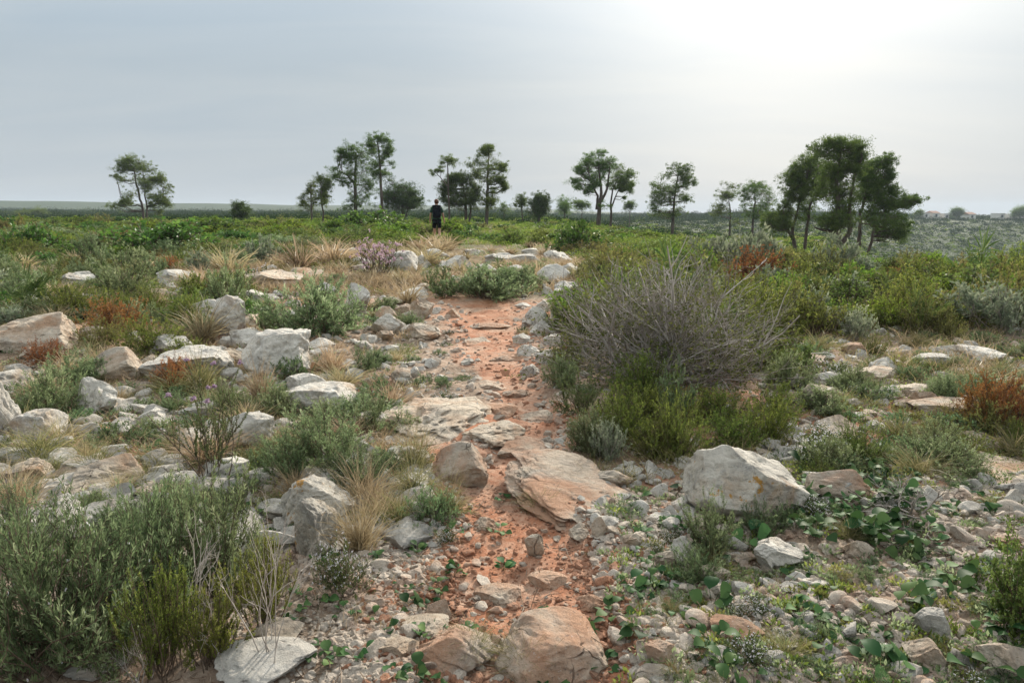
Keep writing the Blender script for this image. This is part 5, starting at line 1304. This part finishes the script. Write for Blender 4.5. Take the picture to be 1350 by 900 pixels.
tree('pine_tree', 21, ZE, (575, 748), 50, [[(575, 748), (560, 670), (540, 600), (570, 470), (600, 350)], [(560, 670), (500, 570), (470, 470)]], [(620, 160, 70, 36), (560, 200, 60, 36), (640, 220, 90, 45), (500, 265, 45, 36), (580, 280, 90, 45), (520, 330, 60, 36), (620, 330, 90, 45), (590, 390, 80, 30), (500, 400, 40, 22), (700, 300, 70, 45), (430, 500, 80, 36), (400, 560, 80, 22), (520, 500, 60, 34), (480, 590, 60, 17)], 'crooked pine on the left side of the big pine clump', 'pines of the big clump', fill=.7, sub=13, r=.17)
tree('pine_tree', 22, ZE, (625, 752), 51, [[(625, 752), (625, 600), (630, 450), (680, 300)]], [(700, 180, 80, 40), (680, 250, 70, 45), (720, 350, 60, 36), (660, 430, 60, 36), (640, 520, 50, 34)], 'straight thin trunked pine inside the big pine clump', 'pines of the big clump', fill=.7, sub=13, r=.14)
tree('pine_tree', 23, ZE, (850, 808), 44, [[(850, 810), (845, 700), (820, 590), (800, 460), (780, 300), (780, 120)], [(850, 700), (900, 600), (880, 450), (880, 300), (900, 150)], [(830, 620), (760, 600), (690, 580)]], [(790, 60, 50, 20), (720, 75, 60, 26), (670, 100, 50, 26), (800, 110, 90, 36), (890, 100, 60, 32), (920, 130, 30, 26), (760, 160, 80, 32), (850, 180, 90, 32), (820, 230, 80, 36), (740, 260, 60, 36), (900, 220, 50, 26), (800, 310, 90, 34), (760, 370, 80, 42), (870, 400, 80, 42), (830, 450, 60, 34), (900, 520, 80, 26), (790, 520, 70, 20), (870, 570, 90, 20), (740, 560, 60, 16)],
     'tallest and thickest pine in the middle of the big clump', 'pines of the big clump', fill=.7, sub=13, r=.24)
tree('pine_tree', 24, ZE, (990, 783), 46, [[(990, 785), (970, 730), (960, 620), (950, 500), (980, 350), (1040, 220)], [(990, 785), (1040, 690), (1050, 580), (1100, 480), (1150, 420)]], [(1060, 165, 50, 26), (1000, 190, 50, 26), (1080, 200, 40, 22), (960, 220, 30, 17), (1110, 245, 30, 17), (1000, 250, 70, 30), (1060, 290, 70, 17), (1110, 315, 40, 10), (960, 300, 50, 26), (1000, 330, 80, 26), (950, 390, 60, 30), (1040, 370, 60, 22), (1150, 370, 60, 22), (1110, 395, 80, 26), (1260, 405, 45, 15), (1210, 420, 60, 19), (1270, 430, 35, 12), (1160, 455, 70, 19), (1080, 440, 80, 26), (1060, 510, 90, 24), (1180, 515, 60, 19), (1000, 530, 70, 22), (1240, 585, 60, 15), (1170, 600, 90, 17), (1100, 590, 60, 12), (1200, 640, 70, 10)],
     'forked spreading pine on the right side of the big pine clump', 'pines of the big clump', fill=.7, sub=13, r=.16)
tree('oak_tree', 25, ZS, (318, 290), 60, [[(318, 290), (318, 276)]], [(318, 271, 8, 5), (312, 276, 6, 5), (323, 277, 6, 5), (317, 281, 11, 6), (318, 286, 10, 4)], 'small round dark tree alone between the lone pine and the low pine pair', leaf='oak', r=.09, fill=.9)
tree('pine_tree', 26, ZS, (1261, 285), 400, [[(1261, 285), (1261, 279)]], [(1261, 279, 4, 2.2), (1259, 281, 3, 1.6), (1264, 281, 2.5, 1.6)], 'tiny round pine on the far ridge between white houses', r=.4, needle=.9)
tree('pine_tree', 27, ZS, (1345, 284), 395, [[(1345, 284), (1345, 279)]], [(1345, 278, 5, 2.5), (1352, 279, 5, 2.5), (1340, 281, 4, 2)], 'dark tree mass on the far ridge above the last white house', r=.4, needle=.9)
tree('pine_tree', 28, ZS, (1211, 285), 400, [[(1211, 285), (1212, 280)]], [(1212, 280.5, 2.2, 1.8), (1209, 282.5, 2.5, 1.4)], 'tiny dark tree at the start of the far white houses', r=.4, needle=.9)
tree('pine_tree', 29, ZS, (42, 288), 210, [[(42, 288), (42, 281)]], [(55, 279, 6, 3), (42, 281, 7, 3), (30, 284, 8, 3), (60, 284, 6, 3), (20, 286, 6, 2)], 'hazy dark tree group on the far side of the green plain', r=.3, needle=.35, sub=14, fill=.8)

# ------------------------------------------------------------------ houses on the far ridge
M['wall'] = plain_mat('white render', (.74, .72, .68), .9, .1, (.62, .60, .56), 2)
M['roof'] = plain_mat('roof tile', (.38, .24, .18), .9, .1, (.30, .20, .16), 2)
M['glass'] = plain_mat('window glass', (.05, .06, .07), .2, .5)
def box(mb, x0, x1, y0, y1, z0, z1, mat=0):
    v = np.array([[x, y, z] for z in (z0, z1) for y in (y0, y1) for x in (x0, x1)])
    mb.add(v, [(0, 2, 3, 1), (4, 5, 7, 6), (0, 1, 5, 4), (2, 6, 7, 3), (0, 4, 6, 2), (1, 3, 7, 5)], .5, mat)
def house(cx, top, w, h, label, seed, pitched):
    D = 405; q = CAM + D * pix_dir(cx, top + h); x, y = q[0], q[1]; gz = float(H(x, y))
    W = w * D / FPX; HH = (q[2] + h * D / FPX) - gz; HH = max(HH, 2.6)
    o = thing('house', [], (x, y, gz), -.35 * 0, 1, label, 'house', 'white houses on the far ridge')
    m = MB(); box(m, -W / 2, W / 2, -4, 4, -2, HH); link('wall', m.mesh('walls', M['wall']), o)
    m = MB()
    if pitched:
        z = HH; v = np.array([[-W / 2 - .3, -4.3, z], [W / 2 + .3, -4.3, z], [W / 2 + .3, 4.3, z], [-W / 2 - .3, 4.3, z], [-W / 2, 0, z + 1.3], [W / 2, 0, z + 1.3]])
        m.add(v, [(0, 1, 5, 4), (2, 3, 4, 5)]); m.add(v, [(0, 4, 3), (1, 2, 5)]); m.add(v, [(3, 2, 1, 0)])
    else: box(m, -W / 2 - .2, W / 2 + .2, -4.2, 4.2, HH, HH + .35)
    link('roof', m.mesh('roof', M['roof' if pitched else 'wall']), o)
    k = max(1, int(W / 4.5))
    for j in range(k):
        u = -W / 2 + (j + .5) * W / k; m = MB(); box(m, u - .6, u + .6, -4.06, -4.003, HH * .35, HH * .8); link('window', m.mesh('window', M['glass']), o)
for a in ((1216, 281.5, 9, 3.2, 'long low white house, first on the far ridge after the pines', 1, False), (1229, 281, 9, 3.6, 'house with reddish roof beside the first white house on the ridge', 2, True), (1243, 282.3, 6, 2.6, 'small white house left of the tiny ridge pine', 3, False), (1276, 282.5, 9, 2.6, 'low pale house right of the tiny ridge pine', 4, True), (1315, 282, 6, 3.2, 'white house standing alone before the last one on the ridge', 5, False), (1330, 282.6, 9, 2.8, 'long white wing joined beside the last ridge houses', 6, False), (1345, 282.5, 9, 3, 'last white house on the ridge, under the dark tree mass', 7, False)): house(*a)

# ------------------------------------------------------------------ the walker
def skin_obj(name, verts, edges, rads, mat, parent=None, root=0, sub=2):
    me = bpy.data.meshes.new(name); me.from_pydata([tuple(v) for v in verts], edges, [])
    o = link(name, me, parent); me.materials.append(mat)
    sk = o.modifiers.new('skin', 'SKIN'); sk.use_smooth_shade = True
    for i, r in enumerate(rads):
        r = r if isinstance(r, tuple) else (r, r)
        me.skin_vertices[0].data[i].radius = r
    me.skin_vertices[0].data[root].use_root = True
    s = o.modifiers.new('smooth', 'SUBSURF'); s.levels = s.render_levels = sub
    return o
M['skin'] = plain_mat('skin', (.50, .29, .20), .55, .3)
M['shirt'] = plain_mat('dark green cloth', (.022, .065, .038), .9, .1)
M['shorts'] = plain_mat('black cloth', (.010, .010, .012), .9, .1)
M['hair'] = plain_mat('auburn hair', (.10, .035, .018), .6, .3)
M['pack'] = plain_mat('dark navy nylon', (.006, .008, .014), .8, .1)
M['strap'] = plain_mat('grey webbing', (.06, .06, .065), .8, .2)
M['boot'] = plain_mat('brown boot leather', (.09, .06, .04), .7, .2)
M['eye'] = plain_mat('eye', (.03, .02, .02), .3, .5)
def walker():
    D = 27.0; q = CAM + D * pix_dir(576.5, 322); x, y = q[0], q[1]; z = float(H(x, y))
    o = thing('person', [], (x, y, z), .12, .95, 'walker seen from behind in green shirt and black shorts on the trail', 'person')
    J = dict(pel=(0, 0, .95), belly=(0, .01, 1.08), chest=(0, .0, 1.30), neck0=(0, -.01, 1.46), neck=(0, .0, 1.54), head=(0, .02, 1.63), crown=(0, .01, 1.70),
             nose=(0, .125, 1.61), el=(-.085, .01, 1.62), er=(.085, .01, 1.62),
             sl=(-.17, -.01, 1.42), sr=(.17, -.01, 1.42), ell=(-.245, -.05, 1.16), elr=(.25, -.03, 1.16), wl=(-.275, .03, .93), wr=(.30, .02, .92),
             hl=(-.275, .045, .85), hr=(.305, .04, .84), tl=(-.24, .075, .88), tr=(.272, .072, .87),
             f1l=(-.29, .075, .79), f2l=(-.28, .045, .77), f3l=(-.275, .02, .775), f4l=(-.27, 0, .79), f1r=(.315, .07, .78), f2r=(.312, .045, .76), f3r=(.305, .02, .765), f4r=(.298, 0, .78),
             hpl=(-.095, 0, .88), hpr=(.095, 0, .88), kl=(-.10, .12, .50), kr=(.095, -.02, .49), al=(-.10, .16, .09), ar=(.095, -.26, .14), tol=(-.105, .30, .03), tor=(.10, -.15, .03))
    R = dict(pel=(.15, .11), belly=(.135, .10), chest=(.165, .11), neck0=(.07, .06), neck=(.055, .055), head=(.078, .098), crown=(.06, .075), nose=.012, el=(.012, .02), er=(.012, .02),
             sl=.055, sr=.055, ell=.043, elr=.043, wl=.030, wr=.030, hl=(.018, .036), hr=(.018, .036), tl=.010, tr=.010, f1l=.009, f2l=.009, f3l=.009, f4l=.008, f1r=.009, f2r=.009, f3r=.009, f4r=.008,
             hpl=.09, hpr=.09, kl=.060, kr=.060, al=.042, ar=.042, tol=.035, tor=.035)
    K = list(J); E = [('pel', 'belly'), ('belly', 'chest'), ('chest', 'neck0'), ('neck0', 'neck'), ('neck', 'head'), ('head', 'crown'), ('head', 'nose'), ('head', 'el'), ('head', 'er'), ('neck0', 'sl'), ('neck0', 'sr'), ('sl', 'ell'), ('sr', 'elr'), ('ell', 'wl'), ('elr', 'wr'), ('wl', 'hl'), ('wr', 'hr'), ('hl', 'tl'), ('hr', 'tr')]
    E += [('h' + s, f'f{i}' + s) for s in 'lr' for i in (1, 2, 3, 4)] + [('pel', 'hpl'), ('pel', 'hpr'), ('hpl', 'kl'), ('hpr', 'kr'), ('kl', 'al'), ('kr', 'ar'), ('al', 'tol'), ('ar', 'tor')]
    skin_obj('body', [J[k] for k in K], [(K.index(a), K.index(b)) for a, b in E], [R[k] for k in K], M['skin'], o)
    def sub(name, ks, es, grow_, mat, extra=None):
        J2 = {k: J[k] for k in ks if k in J}; R2 = {}
        for k in ks:
            if extra and k in extra: J2[k], R2[k] = extra[k]
            else:
                r = R[k]; r = r if isinstance(r, tuple) else (r, r); R2[k] = (r[0] + grow_, r[1] + grow_)
        skin_obj(name, [J2[k] for k in ks], [(ks.index(a), ks.index(b)) for a, b in es], [R2[k] for k in ks], mat, o)
    mid = lambda a, b, t: tuple(J[a][i] * (1 - t) + J[b][i] * t for i in range(3))
    sub('shirt', ['pel', 'belly', 'chest', 'neck0', 'sl', 'sr', 'cl', 'cr', 'hem'], [('hem', 'pel'), ('pel', 'belly'), ('belly', 'chest'), ('chest', 'neck0'), ('neck0', 'sl'), ('neck0', 'sr'), ('sl', 'cl'), ('sr', 'cr')], .022, M['shirt'],
        {'cl': (mid('sl', 'ell', .95), (.062, .062)), 'cr': (mid('sr', 'elr', .95), (.062, .062)), 'hem': ((0, 0, .82), (.19, .14)), 'neck0': ((0, -.01, 1.43), (.085, .075))})
    sub('shorts', ['pel', 'hpl', 'hpr', 'ml', 'mr'], [('pel', 'hpl'), ('pel', 'hpr'), ('hpl', 'ml'), ('hpr', 'mr')], .02, M['shorts'], {'ml': (mid('hpl', 'kl', .85), (.095, .095)), 'mr': (mid('hpr', 'kr', .85), (.095, .095))})
    for s in 'lr': skin_obj('boot', [J['a' + s], tuple(np.array(J['a' + s]) - [0, 0, .05]), tuple(np.array(J['to' + s]) + [0, 0, .012])], [(0, 1), (1, 2)], [.052, .058, .042], M['boot'], o)
    v, f = ICO[3]; p = v * [.092, .108, .105]; p = p[:, :] * (1 + .05 * vnoise(v * 6, 3))[:, None] + [0, -.012, 1.665]
    p[:, 2] = np.where((v[:, 1] > .2) & (p[:, 2] < 1.66), 1.66, p[:, 2]); m = MB(); m.add(p, f, .5, 0, True); link('hair', m.mesh('hair', M['hair']), o)
    # rucksack on the back: a thing of its own
    b = thing('backpack', [], (x, y, z), .12, .95, "dark navy rucksack with wide lid on the walker's back", 'backpack')
    def bag(name, c, s, mat, seed):
        v, f = ICO[4]; q = np.sign(v) * np.abs(v) ** .55; q = q / np.abs(q).max() * np.array(s) * (1 + .03 * vnoise(v * 3, seed))[:, None] + c
        m = MB(); m.add(q, f, .5, 0, True); link(name, m.mesh(name, mat), b)
    bag('bag', (.0, -.25, 1.24), (.175, .11, .25), M['pack'], 1); bag('lid', (.0, -.24, 1.475), (.18, .12, .05), M['pack'], 2); bag('front_pocket', (0, -.365, 1.17), (.12, .035, .13), M['pack'], 3)
    for s in (-1, 1):
        P = np.array([[(s * .09, -.16, 1.44), (s * .12, -.05, 1.505), (s * .13, .08, 1.47), (s * .12, .135, 1.34), (s * .15, .09, 1.15), (s * .16, -.10, 1.06)]]); m = MB(); m.tubes(P, np.full((1, 6), .02), 6, .5); link('shoulder_strap', m.mesh('strap', M['strap']), b)
    P = np.array([[(0, -.34, 1.40), (0, -.375, 1.43), (0, -.36, 1.475)]]); m = MB(); m.tubes(P, np.full((1, 3), .008), 5, .5); link('buckle_strap', m.mesh('strap', M['strap']), b)
walker()

# ------------------------------------------------------------------ air
def haze():
    mb = MB(); box(mb, -2750, 2750, -2750, 2750, -22, 40)
    m, nt, nd, L = mat_new('haze'); v = N(nt, 'ShaderNodeVolumePrincipled', in_Density=.00028); v.inputs['Color'].default_value = (.78, .89, 1.0, 1)
    out = N(nt, 'ShaderNodeOutputMaterial'); L.new(v.outputs[0], out.inputs['Volume'])
    o = link('haze', mb.mesh('haze', m)); o['kind'] = 'stuff'
haze()

# ------------------------------------------------------------------ labels of the many
def label_all():
    MARKS = []
    def mark(ph, px, py): x, y, *_ = place(px, py); MARKS.append((ph, x, y))
    for ph, px, py in (('the biggest pale boulder', 978, 690), ('the leaning lichen block', 421, 738), ('the blocky white boulder', 368, 494), ('the broad low white boulder', 255, 499), ('the squarish pale boulder', 54, 590), ('the cream ledge', 50, 466),
                       ('the pointed standing rock', 472, 420), ('the long beige outcrop', 575, 580), ('the pitted trail ridge', 652, 590), ('the sloping orange slab', 738, 694), ('the tooth shaped trail stone', 704, 728), ('the domed tan boulder', 724, 884),
                       ('the flat reddish rock', 603, 884), ('the smooth bottom boulder', 355, 912), ('the knobbly grey boulder', 1020, 752), ('the orange topped rock', 1108, 664), ('the wedge boulder', 1328, 908), ('the bedrock sheet', 1310, 668), ('the lilac heather', 285, 650),
                       ('the pink heather', 500, 374), ('the white thyme cushion', 452, 800), ('the big orange dry bush', 1312, 572), ('the small orange dry shrub', 985, 414), ('the left slope orange shrub', 155, 444), ('the trail head', 640, 398), ('the grey twig bush', 900, 500),
                       ('the stony silver shrub', 1130, 450), ('the stony ground olive bush', 1215, 446), ('the dark bush right of the trail', 762, 334), ('the lone pine bush', 215, 338), ('the fan palms', 30, 416), ('the brick like stone', 868, 888), ('the walker', 576, 320), ('the dead twig tangle', 1205, 690)): mark(ph, px, py)
    for ph, k in (('the lone pine', 0), ('the tallest slender pine', 4), ('the tall tiered pine', 8), ('the broad crowned pine', 12), ('the single pine', 14), ('the mushroom pine', 19), ('the big pine clump', 22), ('the low pine pair', 1), ('the low round dark tree', 10), ('the open layered pine', 18)): MARKS.append((ph, *TREES[k]))
    for ph, px, py in (('the picture edge slope', 1340, 360),): mark(ph, px, py)
    side = {}
    for o, ph, x, y in AUTO:
        # measure in depth-proportioned distance so that neighbours in the picture are neighbours here
        best = min(MARKS, key=lambda m: math.hypot(m[1] / max(m[2], 1) - x / y, .55 * (math.log(max(m[2], 1)) - math.log(y))))
        dx = best[1] / max(best[2], 1) - x / y; dy = math.log(max(best[2], 1)) - math.log(y)
        if abs(dx) > .9 * abs(dy): rel = 'left of' if dx > 0 else 'right of'
        else: rel = 'in front of' if dy > 0 else 'behind'
        side.setdefault((ph, best[0], rel), []).append((math.hypot(dx, .55 * dy), o))
    ORD = ['first', 'second', 'third', 'fourth', 'fifth', 'sixth', 'seventh', 'eighth', 'ninth', 'tenth', 'eleventh', 'twelfth', 'thirteenth', 'fourteenth', 'fifteenth', 'sixteenth', 'seventeenth', 'eighteenth', 'nineteenth', 'twentieth']
    for (ph, mk, rel), lst in side.items():
        lst.sort(key=lambda t: t[0])
        for i, (d_, o) in enumerate(lst):
            if len((ORD[0] + ' ' + ph + ' ' + rel + ' ' + mk).split()) > 16: ph = ph.replace(' with small white flowers', ' in white flower')
            if len(lst) == 1: o['label'] = f'{ph} {rel} {mk}'
            elif i < len(ORD): o['label'] = f'{ORD[i]} {ph} {rel} {mk}'
            else: o['label'] = f'{ph} massed {rel} {mk}'
label_all()
ground(); sky_and_light()
print('objects', len(bpy.data.objects), 'tris', sum(len(o.data.polygons) for o in bpy.data.objects if o.type == 'MESH'))
